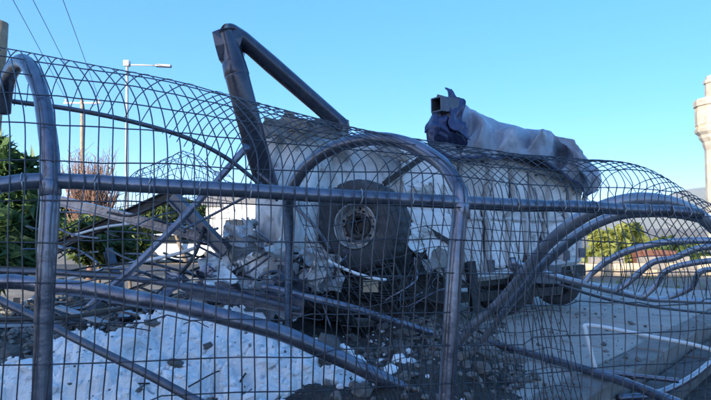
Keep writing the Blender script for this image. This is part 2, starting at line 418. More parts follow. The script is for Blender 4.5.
# far edge rod of the arch
hoop(UL([(-20, 92, 2.56), (5, 100, 2.6), (70, 109, 2.68), (130, 121, 2.76), (185, 137, 2.86), (225, 157, 2.95), (255, 180, 3.02), (278, 200, 3.07)]), .012, 'far_rod', m='galv_dark')
# wires: arc length along the rail decides the spacing
NS = 900; rail_pts = [profile(s * 7 / NS * .99999)[2] for s in range(NS + 1)]
S_AT = [0.0]
for a, b in zip(rail_pts, rail_pts[1:]): S_AT.append(S_AT[-1] + (b - a).length)
def s_of(L):
    lo_, hi = 0, NS
    while hi - lo_ > 1:
        mdl = (lo_ + hi) // 2
        if S_AT[mdl] <= L: lo_ = mdl
        else: hi = mdl
    t = (L - S_AT[lo_]) / max(S_AT[hi] - S_AT[lo_], 1e-9)
    return (lo_ + t) * 7 / NS * .99999
def cage_pt(s, t):
    """t in 0..6 along the cross-section, on the outside of the hoops"""
    pr = [p + o for p, o in zip(profile(s), OFF)]
    i = min(int(t), 5); u = t - i
    p1, p2 = pr[i], pr[i + 1]; p0 = pr[i - 1] if i > 0 else p1 * 2 - p2; p3 = pr[i + 2] if i < 5 else p2 * 2 - p1
    p = 0.5 * ((2 * p1) + (p2 - p0) * u + (2 * p0 - 5 * p1 + 4 * p2 - p3) * u * u + (3 * p1 - p0 - 3 * p2 + p3) * u ** 3)
    dmg = .017 + (.022 if s > 3.2 else 0) * min(1, (s - 3.2)) if s > 3.2 else .017
    w = min(1, abs(t - 2) * 1.2)
    p += V((noise.noise(p * 2.1), noise.noise(p * 2.1 + V((9, 2, 1))) * .6, noise.noise(p * 2.1 + V((1, 7, 5))) * .5)) * dmg * 1.6 * w
    return p
TS = [k / 7 for k in range(0, 6 * 7 + 1)]
TOT = S_AT[-1]; L = .01; WR = .0026
while L < TOT:
    s = s_of(L)
    h_ = noise.cell(V((L * 31.7, 3.3, 1.1))); ts = TS
    if h_ > .62 and s > 1.2: ts = TS[:int(len(TS) * (.62 + .3 * (h_ - .62)))]      # snapped off
    b = MB(); b.tube([cage_pt(s, t) for t in ts], WR, 4); b.build('upright_wire', M_['wire'], cage)
    L += .0465
rsp = spline(rl, 6)
for k in range(3, len(rsp) - 3, 3):
    p = rsp[k]; t_ = (rsp[k + 1] - rsp[k - 1]).normalized(); x_ = t_.cross(V((0, 0, 1))).normalized(); z_ = x_.cross(t_)
    b = MB(); b.tube([p + (x_ * math.cos(a * .7854) * 1.15 + z_ * math.sin(a * .7854)) * .0315 + t_ * .004 * math.sin(a) for a in range(9)], .0026, 4); b.build('tie_wire', M_['lamp_grey'], cage)
# cross wires at even spacing along the cross-section
def t_at(s, want):
    out = []; acc = 0; prev = cage_pt(s, 0); k = 0; n = 240
    for i in range(1, n + 1):
        p = cage_pt(s, 6 * i / n); acc += (p - prev).length; prev = p
        while k < len(want) and acc >= want[k]: out.append(6 * i / n); k += 1
    return out + [6.0] * (len(want) - len(out))
ncross = 18; want = [.10 + .142 * k for k in range(ncross)]
SS = [k * 7 * .99999 / 64 for k in range(65)]
TT = [t_at(s, want) for s in SS]
for k in range(ncross):
    pts = [cage_pt(s, TT[i][k]) + V((0, .0052, 0)) for i, s in enumerate(SS)]
    b = MB(); b.tube(pts, WR, 4); b.build('cross_wire', M_['wire'], cage)

# far side of the mesh hanging down, skewed, behind hoop 2
def far_pt(a, b):
    s = 3.05 + 1.65 * a
    p = cage_pt(s, 6.0); q = V((p.x + .55 + .25 * noise.noise(V((a * 3, 1, 5))), p.y + .45 + .2 * b, .25))
    r = p * (1 - b) + q * b + V((noise.noise(V((a * 6, b * 3, 1))) * .07, noise.noise(V((a * 6, b * 3, 4))) * .06, noise.noise(V((a * 5, b * 3, 8))) * .04))
    return r
for k in range(36):
    b = MB(); b.tube([far_pt(k / 35, j / 14) for j in range(15)], WR, 4); b.build('upright_wire', M_['wire'], cage)
for j in range(1, 13):
    b = MB(); b.tube([far_pt(k / 40, j / 12) for k in range(41)], WR, 4); b.build('cross_wire', M_['wire'], cage)

# ------------------------------------------------------------------ collapsed cage section at the right
def loose(name, pts, r, label, cat, m='galv', group=None, per=8, seg=12, origin=None):
    PSEED[0] += 1; p_, r_ = dented(spline(UL(pts), per), r, PSEED[0], .2)
    b = MB(); b.tube(p_, r_, seg)
    return tag(b.build(name, M_[m], None, True, origin), label, cat, group)
cc = thing('collapsed_cage', 'collapsed row of pipe hoops on a low pipe, right of the overturned truck', 'wire fence', (2.2, 4.2, 0))
for pts in ([(584, 284, 4.2), (592, 273, 4.18), (612, 258, 4.1), (640, 247, 4.0), (680, 241, 3.9), (740, 243, 3.8), (800, 262, 3.75)],
            [(612, 292, 4.4), (628, 283, 4.38), (652, 263, 4.3), (674, 258, 4.2), (705, 247, 4.1), (760, 249, 4.0), (820, 270, 3.95)],
            [(642, 298, 4.6), (655, 286, 4.58), (668, 270, 4.5), (700, 262, 4.4), (740, 259, 4.3), (800, 262, 4.2)],
            [(664, 300, 4.8), (690, 288, 4.7), (700, 272, 4.6), (722, 268, 4.6), (770, 258, 4.5)]):
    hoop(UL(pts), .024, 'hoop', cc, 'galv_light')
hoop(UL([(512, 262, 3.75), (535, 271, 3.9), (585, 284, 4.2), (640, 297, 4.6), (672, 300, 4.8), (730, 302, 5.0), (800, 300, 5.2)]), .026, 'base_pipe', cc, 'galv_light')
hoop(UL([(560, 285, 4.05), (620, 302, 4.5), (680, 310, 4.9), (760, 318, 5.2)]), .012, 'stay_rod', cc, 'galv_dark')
random.seed(8)
for k in range(26):                                   # wires still hanging between these hoops
    t = k / 25
    px0 = 604 + 130 * t; py0 = 253 - 12 * math.sin(t * 1.5)
    px1 = 600 + 150 * t + rnd(-5, 5); py1 = 290 + 12 * t + rnd(-3, 3)
    b = MB(); b.tube(spline(UL([(px0, py0, 3.95 + .4 * t), ((px0 + px1) / 2 + 6 + rnd(-3, 3), (py0 + py1) / 2, 4.1 + .4 * t), (px1, py1, 4.3 + .45 * t)]), 5), .0026, 4); b.build('mesh_wire', M_['wire'], cc)
for pts in ([(604, 262, 4.0), (650, 256, 4.05), (720, 254, 4.1), (790, 260, 4.1)], [(600, 276, 4.15), (650, 278, 4.3), (720, 276, 4.4), (790, 276, 4.5)]):
    b = MB(); b.tube(spline(UL(pts), 8), .0026, 4); b.build('mesh_wire', M_['wire'], cc)
# two big pipes swept over from the rubble to the right
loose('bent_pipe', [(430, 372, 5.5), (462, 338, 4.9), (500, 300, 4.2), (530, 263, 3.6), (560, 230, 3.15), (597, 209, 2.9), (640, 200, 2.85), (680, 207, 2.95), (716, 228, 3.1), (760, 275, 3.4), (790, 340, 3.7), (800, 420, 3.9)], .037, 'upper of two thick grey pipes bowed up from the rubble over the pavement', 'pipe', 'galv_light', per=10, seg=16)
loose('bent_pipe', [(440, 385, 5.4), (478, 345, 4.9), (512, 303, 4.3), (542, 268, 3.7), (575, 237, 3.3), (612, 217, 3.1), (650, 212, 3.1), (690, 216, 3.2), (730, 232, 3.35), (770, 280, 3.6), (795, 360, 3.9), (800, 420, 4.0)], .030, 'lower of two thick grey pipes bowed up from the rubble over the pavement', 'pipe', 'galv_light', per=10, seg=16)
# pipes and frames on the pavement
def onz(px, py, z): return G(px, py, z)
b = MB(); b.tube(spline([onz(440, 330, .34), onz(520, 351, .27), onz(600, 374, .26), onz(660, 396, .26), onz(740, 430, .25)], 8), .04, 12)
tag(b.build('fence_rail', M_['galv'], None), 'long straight grey pipe lying diagonally from the rubble over the pavement edge', 'pipe')
fr = thing('pipe_frame', 'pale bent pipe frame standing up on the pavement at lower right', 'pipe frame', onz(597, 372, .2))
A_ = onz(597, 374, .21); B_ = A_ + V((-.08, .04, .45)); B2 = U(716, 352, 5.0); 
b = MB(); b.tube(spline([A_, A_ * .5 + B_ * .5 + V((-.01, 0, 0)), B_ + V((0, 0, -.05)), B_ + V((.05, .01, 0)), B_ * .5 + B2 * .5 + V((0, 0, .02)), B2, B2 + V((.4, -.1, -.3))], 8), .020, 12); b.build('bent_tube', M_['trim_white'], fr)
b = MB(); b.tube(spline([A_ + V((0, 0, .03)), A_ + V((.25, -.12, .02)), A_ + V((.6, -.3, .02))], 5), .022, 10); b.build('foot_tube', M_['galv'], fr)
b = MB(); b.tube(spline([onz(618, 398, .06), onz(655, 394, .06), onz(690, 378, .05), onz(715, 358, .05), onz(740, 335, .05)], 8), .032, 12)
tag(b.build('bent_pipe', M_['galv'], None), 'curved grey pipe lying in the gutter below the kerb', 'pipe')

# ------------------------------------------------------------------ folded mast
pole = thing('folded_mast', 'thick dark steel mast folded double over the truck, its crushed kink in the air', 'mast', (U(285, 250, 5.6).x, 5.6, 0))
def flat_tube(pts, rad, flat, seg=20):
    """tube whose section is squashed towards the kink"""
    b = MB(); P = [V(p) for p in pts]; n = len(P); vs = []; fs = []
    a = None
    for i in range(n):
        t = (P[min(i + 1, n - 1)] - P[max(i - 1, 0)]).normalized()
        ref = V((0, 1, 0)); x = t.cross(ref).normalized(); y = x.cross(t)
        for k in range(seg):
            th = 2 * math.pi * k / seg
            vs.append(P[i] + x * math.cos(th) * rad[i] * flat[i] + y * math.sin(th) * rad[i] / max(flat[i], .4) ** .6)
    for i in range(n - 1):
        for k in range(seg):
            k2 = (k + 1) % seg; fs.append((i * seg + k, i * seg + k2, (i + 1) * seg + k2, (i + 1) * seg + k))
    fs.append(tuple(range(seg))); fs.append(tuple(range(n * seg - 1, (n - 1) * seg - 1, -1)))
    b.add(vs, fs); return b
kn = U(229, 33, 5.6)
P = spline(UL([(300, 300, 7.2), (284, 235, 6.9), (265, 178, 6.22), (250, 125, 5.75), (238, 80, 5.6), (232, 55, 5.6), (227, 34, 5.6)]), 6)
n = len(P); flat_tube(P, [.135 - .012 * (i / n) for i in range(n)], [1 - .35 * max(0, (i / n - .72)) / .28 for i in range(n)]).build('lower_shaft', M_['pole_paint'], pole)
P = spline(UL([(223, 33, 5.62), (233, 33, 5.68), (242, 39, 5.72)]), 5)[:-1] + [U(242 + 100 * k / 14, 39 + 87 * k / 14, 5.72 + .68 * k / 14) for k in range(15)]
n = len(P); flat_tube(P, [.118 - .012 * min(1, i / n) for i in range(n)], [.55 + .35 * min(1, i / 14) for i in range(n)]).build('upper_shaft', M_['pole_paint'], pole)
# crushed lip at the kink, sleeve seam
b = MB(); q = UL([(212, 32, 5.5), (222, 28, 5.52), (238, 28, 5.56), (243, 36, 5.6), (238, 52, 5.58), (228, 62, 5.52), (219, 60, 5.5), (215, 46, 5.48)])
ctr = U(228, 43, 5.46); bk = [p + V((0, .26, -.01)) for p in q]
b.add(q + bk + [ctr, ctr + V((0, .3, 0))], [(i, (i + 1) % 8, 16) for i in range(8)] + [((i + 1) % 8 + 8, i + 8, 17) for i in range(8)] + [(i, i + 8, (i + 1) % 8 + 8, (i + 1) % 8) for i in range(8)])
b.build('crushed_kink', M_['pole_paint'], pole, False)
P = [U(233.5, 62, 5.6), U(234, 64, 5.6), U(237, 76, 5.6), U(237.5, 78, 5.6)]
flat_tube(P, [.125, .136, .14, .128], [.9, .92, .95, .96]).build('sleeve', M_['pole_paint'], pole)

# ------------------------------------------------------------------ overturned truck
truck = thing('overturned_truck', 'wrecked white truck tipped over, one wheel up, behind the wire cage', 'truck', (.6, 7.6, 0))
# dark backing, its colour stands for the shade inside the gaps
core = sheet('cab_dark_backing', UL([(268, 140, 7.3), (440, 158, 8.0), (446, 300, 7.7), (262, 312, 7.0)]), 24, 20, .10, 1.4, 3, 1.4, M_['dark_metal'], truck)
sheet('cab_roof', UL([(262, 119, 6.35), (346, 122, 6.8), (352, 142, 6.6), (258, 141, 6.2)]), 26, 10, .07, 2.2, 5, .03, M_['brown_grey'], truck, edge=.08)
def shell(name, q, bulge, nx, ny, amp, freq, seed, m):
    o = sheet(name, UL(q), nx, ny, amp, freq, seed, .02, m, truck, ridged=False, edge=.05); W = nx + 1; n = W * (ny + 1)
    for i, v in enumerate(o.data.vertices):
        k = i % n; u, w = (k % W) / nx, (k // W) / ny
        b_ = math.sin(math.pi * min(max(u, 0), 1)) ** .7 * math.sin(math.pi * (.15 + .8 * w)) ** .6
        cr = abs(noise.noise(V((u * 2.2 + w * 1.3, w * 1.7 - u, seed))))           # long creases
        v.co.y -= bulge * b_ - .10 * max(0, 1 - cr / .10) * .6
    return o
shell('cab_shell', [(253, 133, 6.6), (334, 137, 6.95), (330, 292, 6.55), (262, 304, 6.3)], .40, 40, 56, .10, 1.7, 7, M_['shell_white'])
shell('cab_pillar', [(276, 190, 6.1), (300, 194, 6.15), (298, 300, 5.95), (274, 300, 5.9)], .10, 14, 40, .05, 1.6, 17, M_['rib_white'])
sheet('cab_rear_panel', UL([(318, 136, 6.95), (398, 138, 7.3), (404, 205, 7.25), (312, 205, 6.9)]), 32, 26, .07, 2.4, 9, .02, M_['shell_white'], truck, edge=.05)
sheet('side_skirt', UL([(398, 142, 7.2), (446, 152, 7.45), (448, 216, 7.4), (402, 222, 7.1)]), 18, 18, .05, 1.7, 15, .02, M_['panel_white'], truck, edge=.05)
sheet('side_skirt', UL([(404, 208, 6.75), (452, 214, 7.05), (450, 284, 6.95), (430, 270, 6.75)]), 18, 18, .06, 2.0, 18, .02, M_['white_paint'], truck, edge=.05)
sheet('front_fender', UL([(308, 238, 6.1), (342, 262, 6.1), (336, 292, 6.0), (298, 290, 5.95)]), 22, 20, .12, 3.4, 21, .02, M_['grey_paint'], truck, edge=.10)
# torn sheet metal heap at the truck's front
random.seed(31)
for o in truck.children:
    if o.name.split('.')[0] in ('cab_roof', 'cab_door', 'front_fender'): o.data.polygons.foreach_set('use_smooth', [False] * len(o.data.polygons))
def shard(cx, cy, d, w, h, k, mm, amp=.12):
    q = []
    tilt = rnd(-.5, .5)
    for sx, sy in ((-1, -1), (1, -1), (1, 1), (-1, 1)):
        x, y = sx * w * rnd(.6, 1.2), sy * h * rnd(.6, 1.2)
        q.append((cx + x * math.cos(tilt) - y * math.sin(tilt), cy + x * math.sin(tilt) + y * math.cos(tilt), d + rnd(-.35, .35)))
    o = sheet('torn_sheet', UL(q), 15, 13, amp, 2.7, 40 + k, .010, M_[mm], truck, edge=.14)
    o.data.polygons.foreach_set('use_smooth', [False] * len(o.data.polygons))
k = 0
for cx, cy, d, w, h, mm in ((240, 268, 6.3, 42, 28, 'grey_paint'), (220, 270, 6.1, 20, 12, 'rib_white'), (246, 248, 6.3, 10, 12, 'grey_paint'),
        (254, 282, 5.8, 24, 16, 'grey_paint'), (286, 286, 5.75, 22, 14, 'galv_dark'), (206, 284, 5.8, 24, 12, 'brown_grey'), (222, 284, 5.6, 15, 9, 'panel_white'), (264, 268, 5.9, 12, 14, 'panel_white'),
        (234, 300, 5.5, 26, 8, 'galv_dark'), (276, 300, 5.5, 20, 9, 'grey_paint'), (254, 236, 6.2, 8, 14, 'grey_paint'),
        (312, 266, 5.85, 9, 12, 'rib_white'), (184, 286, 5.7, 14, 7, 'galv'), (212, 270, 5.7, 10, 9, 'galv')):
    shard(cx, cy, d, w, h, k, mm, .15 if w > 20 else .10); k += 1
for cx, cy, d, w, h, mm in ((300, 128, 6.3, 16, 7, 'brown_grey'), (345, 148, 6.85, 14, 5, 'rib_white'), (388, 158, 6.9, 14, 8, 'brown_grey'),
        (420, 188, 6.9, 12, 12, 'panel_white'), (416, 236, 6.75, 12, 12, 'panel_white'), (440, 262, 6.75, 10, 14, 'brown_grey')):
    shard(cx, cy, d, w, h, k, mm, .07); k += 1
for i in range(16):
    shard(rnd(205, 330), rnd(232, 306), rnd(5.6, 6.1), rnd(5, 11), rnd(4, 9), k, ['grey_paint', 'rib_white', 'rib_white', 'grey_paint'][i % 4], .06); k += 1
for i in range(11):
    x0, y0 = rnd(200, 300), rnd(215, 290); dd_ = rnd(5.6, 6.0)
    m = MB(); m.tube(spline(UL([(x0, y0, dd_), (x0 + rnd(-25, 25), y0 + rnd(0, 22), dd_ - .1), (x0 + rnd(-35, 35), y0 + rnd(10, 40), dd_)]), 6), rnd(.006, .016), 5); m.build('hose', M_['dark_metal'] if i % 3 else M_['galv'], truck)
# wheel
wc = U(356, 226, 6.3); ax = V((-.40, -.91, .06)).normalized()
Mw = Matrix.Translation(wc) @ ax.to_track_quat('Z', 'Y').to_matrix().to_4x4()
wheel = MB(); wheel.lathe([(.10, -.36), (.16, -.36), (.16, -.04), (.10, -.04), (.10, -.36)], Mw, 24)
wh = wheel.build('wheel', M_['dark_metal'], truck)
def tread(k, i, r):
    return r - .022 if (k % 4 < 1 and 5 <= i <= 10) else r
ty = MB(); ty.lathe([(.265, .01), (.285, .045), (.36, .06), (.45, .058), (.515, .03), (.548, .0), (.558, -.05), (.560, -.15), (.560, -.24), (.558, -.36), (.545, -.41), (.51, -.44), (.42, -.46), (.33, -.45), (.265, -.42)], Mw, 120, tread); ty.build('tyre', M_['rubber'], wh)
rmb = MB(); rmb.lathe([(.27, .03), (.267, .048), (.252, .046), (.244, .012), (.238, -.07), (.222, -.10), (.195, -.095), (.17, -.08), (.15, -.07), (.142, -.085), (.138, -.19), (.0, -.195)], Mw, 64); rmb.build('rim', M_['rim'], wh)
for k in range(10):
    a = 2 * math.pi * k / 10
    m = MB(); m.lathe([(0, -.055), (.014, -.057), (.016, -.10), (0, -.10)], Mw @ Matrix.Translation((.18 * math.cos(a), .18 * math.sin(a), 0)), 6); m.build('wheel_nut', M_['dark_metal'], wh)
    if k % 2 == 0:
        a += .31
        m = MB(); m.lathe([(0, -.084), (.019, -.0845), (.019, -.11), (0, -.11)], Mw @ Matrix.Translation((.208 * math.cos(a), .208 * math.sin(a), 0)), 12); m.build('dark_hole_disc', M_['black'], wh)  # black disc painted for the shade inside an open hand hole
m = MB(); m.lathe([(0, -.14), (.05, -.14), (.075, -.155), (.085, -.195), (0, -.195)], Mw, 20); m.build('hub', M_['black'], wh)
# axle and running gear in the dark under the wheel
b = MB(); b.tube([Mw @ V((0, 0, -.3)), Mw @ V((.05, .0, -1.6))], .07, 12); b.build('axle', M_['dark_metal'], truck)
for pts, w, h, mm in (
    ([(298, 292, 7.1), (452, 296, 7.3)], .5, .55, 'black'), ([(300, 262, 6.3), (452, 300, 6.9)], .10, .16, 'dark_metal'), ([(305, 300, 6.2), (440, 318, 6.5)], .10, .14, 'dark_metal'),  # first one is a black box put in for the shade under the wheel
    ([(330, 250, 6.9), (348, 325, 6.6)], .08, .10, 'dark_metal'), ([(420, 240, 7.0), (404, 325, 6.6)], .09, .10, 'dark_metal'),
    ([(384, 184, 6.85), (430, 152, 7.0)], .05, .07, 'black'), ([(398, 212, 6.7), (456, 246, 6.9)], .05, .06, 'dark_metal'),
    ([(386, 250, 6.5), (410, 300, 6.3)], .05, .07, 'dark_metal')):
    m = MB(); m.beam(U(*pts[0]), U(*pts[1]), w, h); m.build('chassis_and_shade_fill', M_[mm], truck, False)
for k in range(5):
    m = MB(); m.tube(spline([U(340, 276 + k * 3.2, 6.25), U(375, 290 + k * 2.6, 6.2), U(415, 288 + k * 2.8, 6.3)], 6), .014, 6); m.build('spring_leaf', M_['dark_metal'], truck)
m = MB(); m.beam(U(363, 286, 5.95), U(378, 286, 5.95), .12, .12); m.build('bracket', M_['beige'], truck, False)
b = MB(); b.tube(spline(UL([(313, 252, 5.75), (330, 262, 5.7), (352, 272, 5.68), (372, 278, 5.7), (386, 280, 5.75)]), 6), .017, 8); b.build('bumper_trim', M_['trim_white'], truck)
random.seed(77)
for k in range(46):                                   # torn cables and hoses
    x0, y0 = rnd(300, 445), rnd(248, 300); x3, y3 = x0 + rnd(-60, 60), y0 + rnd(10, 50); d = rnd(5.9, 6.5)
    m = MB(); m.tube(spline(UL([(x0, y0, d), (x0 + rnd(-20, 20), y0 + rnd(0, 30), d - rnd(.0, .25)), ((x0 + x3) / 2 + rnd(-20, 20), (y0 + y3) / 2 + rnd(-5, 25), d - rnd(0, .3)), (x3, y3, d)]), 6), rnd(.005, .014), 5)
    m.build('hose', M_['dark_metal'] if k % 4 else M_['galv'], truck)
# cargo body with ribs
TL, TR, BR, BL = U(436, 150, 7.5), U(590, 180, 9.4), U(580, 258, 9.4), U(444, 280, 7.5)
def bl0(u, v): return (TL * (1 - u) + TR * u) * (1 - v) + (BL * (1 - u) + BR * u) * v
fn = (TR - TL).cross(BL - TL).normalized()
if fn.y > 0: fn = -fn
def bl(u, v):
    c_ = abs(noise.noise(V((u * 2.6 + v * .9, v * 1.6 - u * .8, 4.4))))
    return bl0(u, v) + fn * (.13 * noise.noise(V((u * 3.1, v * 2.2, 1.7))) - .10 * max(0, 1 - c_ / .14) - .04) + V((0, 0, -.07 * max(0, noise.noise(V((u * 4.5, 3, 9)))) * (1 - v) - .03 * abs(noise.noise(V((u * 9, 1, 2))))))
bk = V((-.55, 1.9, .1))
m = MB(); m.hexa([bl0(0, .06) - fn * .24, bl0(1, .06) - fn * .24, bl0(1, 1) - fn * .24, bl0(0, 1) - fn * .24], bk); m.build('cargo_box', M_['grey_paint'], truck, False)
NB = 7; random.seed(12)
for i in range(NB):
    u0, u1 = i / NB + .018, (i + 1) / NB - .018
    nx_, ny_ = 12, 22; vs = []; fs = []; tj, bj = rnd(0, .05), rnd(0, .05)
    for lay in (0, 1):
        for j in range(ny_ + 1):
            for ii in range(nx_ + 1):
                u = u0 + (u1 - u0) * ii / nx_; v = tj + (.99 - bj - tj) * j / ny_
                bow = .03 * math.sin(math.pi * ii / nx_) * noise.noise(V((i * 3.3, v * 4, 2)))
                vs.append(bl(u, v) + fn * (bow + .012 * noise.noise(V((u * 30, v * 12, 5))) - .02 * lay))
    n_ = (nx_ + 1) * (ny_ + 1); W_ = nx_ + 1
    for j in range(ny_):
        for ii in range(nx_):
            a = j * W_ + ii; fs += [(a, a + W_, a + W_ + 1, a + 1), (n_ + a, n_ + a + 1, n_ + a + W_ + 1, n_ + a + W_)]
    for ii in range(nx_): a = ny_ * W_ + ii; fs += [(ii, ii + 1, n_ + ii + 1, n_ + ii), (a, n_ + a, n_ + a + 1, a + 1)]
    for j in range(ny_): a = j * W_; c = a + nx_; fs += [(a, n_ + a, n_ + a + W_, a + W_), (c, c + W_, n_ + c + W_, n_ + c)]
    link('side_panel', vs, fs, M_['shell_white'] if i in (1, 4) else M_['panel_white'], truck)
for i in range(NB + 1):
    u = min(max(i / NB, .008), .992)
    m = MB(); m.tube([bl(min(max(u + .01 * math.sin(i * 2 + v_ * .5), .005), .995), -.02 + 1.05 * v_ / 12) + fn * .02 for v_ in range(13)], .05, 4); m.build('rib', M_['rib_white'], truck, False)
    m = MB(); m.box(bl(u, .93) + fn * .075, .10, .06, .16); m.build('latch', M_['galv_dark'], truck, False)
for v, hh in ((-.02, .11), (1.02, .13), (.52, .05)):
    m = MB(); m.tube([bl(.005 + .99 * u_ / 16, v) + fn * .03 for u_ in range(17)], hh * .55, 4); m.build('side_rail', M_['rib_white'], truck, False)
# underside: beams, wheels, mudguard at the tail
for pts, w, h in (([(446, 282, 7.7), (582, 270, 9.6)], .14, .2), ([(452, 298, 7.7), (560, 290, 9.2)], .12, .14), ([(470, 262, 7.7), (476, 312, 7.5)], .12, .12), ([(528, 258, 8.8), (530, 304, 8.6)], .12, .12)):
    m = MB(); m.beam(U(*pts[0]), U(*pts[1]), w, h); m.build('chassis_and_shade_fill', M_['dark_metal'], truck, False)
for px, py, d, r in ((500, 289, 8.4, .42), (556, 283, 9.5, .40)):
    ax2 = V((-.45, -.88, -.1)).normalized(); M2 = Matrix.Translation(U(px, py, d)) @ ax2.to_track_quat('Z', 'Y').to_matrix().to_4x4()
    w2 = MB(); w2.lathe([(.0, -.05), (.2, -.05), (.22, 0), (.23, .02)], M2, 28); ww = w2.build('wheel', M_['dark_metal'], truck)
    t2 = MB(); t2.lathe([(.23, .02), (r * .7, .05), (r * .92, .04), (r, -.02), (r, -.25), (r * .9, -.3), (.23, -.3)], M2, 44); t2.build('tyre', M_['rubber'], ww)
mg = spline(UL([(540, 268, 9.1), (548, 258, 9.1), (560, 256, 9.15), (570, 262, 9.2), (574, 274, 9.25)]), 6)
m = MB(); vs = []; 
for p in mg: vs += [p, p + V((-.1, .4, 0)), p + V((-.1, .4, .025)), p + V((0, 0, .025))]
nmg = len(mg); fs = []
for i in range(nmg - 1):
    for k in range(4): fs.append((i * 4 + k, i * 4 + (k + 1) % 4, (i + 1) * 4 + (k + 1) % 4, (i + 1) * 4 + k))
fs += [(0, 1, 2, 3), (nmg * 4 - 1, nmg * 4 - 2, nmg * 4 - 3, nmg * 4 - 4)]
m.add(vs, fs); m.build('mudguard', M_['grey_paint'], truck)
m = MB(); m.beam(U(515, 272, 8.5), U(552, 274, 9.0), .35, .3); m.build('tool_box', M_['galv_dark'], truck, False)

# ------------------------------------------------------------------ tarpaulin, rolled end and square tube
RD = [(444, 95, 7.85), (458, 99, 7.9), (472, 108, 8.0), (490, 117, 8.15), (505, 123, 8.3), (525, 128, 8.5), (540, 130, 8.6), (556, 133, 8.75), (568, 141, 8.95), (580, 151, 9.15), (592, 163, 9.35), (598, 173, 9.6)]
HM = [(432, 150, 7.25), (448, 156, 7.3), (465, 157, 7.4), (485, 158, 7.6), (505, 158, 7.85), (522, 158, 8.0), (538, 158, 8.15), (556, 168, 8.45), (568, 178, 8.7), (579, 187, 8.95), (590, 194, 9.2), (597, 190, 9.5)]
CREASE = [(.04, .10, .07, .05), (.13, .18, -.12, .05), (.27, .21, .13, .055), (.33, .30, -.07, .04), (.36, .40, .10, .06), (.50, .46, -.12, .06), (.47, .58, .12, .06), (.58, .56, -.07, .03), (.80, .74, .12, .06), (.88, .80, -.10, .05), (.93, .93, .08, .05)]
rd_ = spline(UL(RD), 8); hm_ = spline(UL(HM), 8); vs = []; fs = []; NV = 34; NU = len(rd_)
for i in range(NU):
    u = i / (NU - 1)
    for j in range(NV + 1):
        v = j / NV * 1.55                              # 0 hem, 1 ridge, beyond: down the back
        if v <= 1:
            p = hm_[i] * (1 - v) + rd_[i] * v
            p += V((0, -.16, .03)) * math.sin(v * math.pi)
        else:
            w = (v - 1) / .55; p = rd_[i] + V((-.1, 1.25 * w, -.75 * w * w))
        q = V((u * 9.0, v * 1.6, 3))
        fold = fbm(q * 1.3, 3) * .045 + (1 - 2 * abs(noise.noise(V((u * 22 + v * 6, v * 2.2, 5))))) * .022
        wob = .03 * noise.noise(V((u * 5, v * 3, 2)))
        for (ua, ub, am, wd) in CREASE:
            x_ = abs(u + wob - (ua * (1 - v) + ub * v)) / (wd * .8)
            if x_ < 1: fold += am * 1.7 * (1 - x_) * (1 - .8 * min(1, max(0, v - .55) / .45))
        if v < 1: fold *= .35 + .65 * math.sin(v * math.pi) ** .6
        else: fold *= .8
        g = (u - .68 - (1 - v) * -.05) / .045                   # deep gaping fold
        fold -= .62 * math.exp(-g * g) * max(0, math.sin(min(v, 1) * math.pi * .85)) * (1 if v < .95 else 0.3)
        p = p + V((-.25, -.9, .3)).normalized() * fold + V((noise.noise(q * 1.3) * .05, 0, fold * .15))
        vs.append(p)
n = len(vs)
vs2 = vs + [p + V((.003, .012, -.006)) for p in vs]; Wv = NV + 1
for i in range(NU - 1):
    for j in range(NV):
        a = i * Wv + j; fs.append((a, a + Wv, a + Wv + 1, a + 1)); fs.append((n + a, n + a + 1, n + a + Wv + 1, n + a + Wv))
for i in range(NU - 1):
    a = i * Wv; fs.append((a, n + a, n + a + Wv, a + Wv)); a = i * Wv + NV; fs.append((a, a + Wv, n + a + Wv, n + a))
for j in range(NV):
    a = j; fs.append((a, a + 1, n + a + 1, n + a)); a = (NU - 1) * Wv + j; fs.append((a, n + a, n + a + 1, a + 1))
tp = thing('tarpaulin', 'crumpled grey-blue tarpaulin draped over the top of the overturned truck', 'tarpaulin', U(510, 158, 8.2))
link('draped_sheet', vs2, fs, M_['tarp'], tp)
b = MB(); b.tube([vs[i * Wv] for i in range(NU)], .022, 6); b.build('hem', M_['tarp_blue'], tp)
# dark blue bunched end
vs = []; fs = []; nu, nv = 48, 44
for j in range(nv + 1):
    w = j / nv; c0 = U(427 + 38 * w, 133 - 6 * math.sin(w * 3.1) + 9 * w, 7.2 + .35 * w)
    rad = .18 * min(1, (w * 9) ** .5 if w < .11 else 1) * (1.0 - .25 * w) * (.55 if w > .97 else 1)
    for i in range(nu):
        a = 2 * math.pi * i / nu
        q = V((w * 3.2, math.cos(a) * .8, math.sin(a) * .8))
        dsp = 1 + fbm(V((w * 5.5 + math.sin(a) * 1.2, a * .6, 3)), 4, True) * .20 + fbm(q * 1.8, 3) * .28
        if j == 0: dsp *= .05
        vs.append(c0 + V((noise.noise(q * 2) * .06, math.cos(a) * rad * dsp * 1.2, math.sin(a) * rad * dsp)))
for j in range(nv):
    for i in range(nu):
        i2 = (i + 1) % nu; fs.append((j * nu + i, (j + 1) * nu + i, (j + 1) * nu + i2, j * nu + i2))
fs.append(tuple(range(nv * nu, (nv + 1) * nu)))
o = link('bunched_end', vs, fs, M_['tarp_blue'], tp); o['label'] = 'dark blue bunched end of the tarpaulin'
sheet('loose_flap', [U(444, 91, 7.4), U(458, 99, 7.5), U(467, 142, 7.25), U(449, 128, 7.1)], 20, 26, .06, 3.0, 81, .012, M_['tarp_blue'], tp, edge=.06)
sheet('loose_flap', [U(555, 134, 8.6), U(578, 150, 8.9), U(592, 190, 9.0), U(570, 168, 8.6)], 14, 16, .07, 2.0, 83, .012, M_['tarp'], tp, edge=.06)
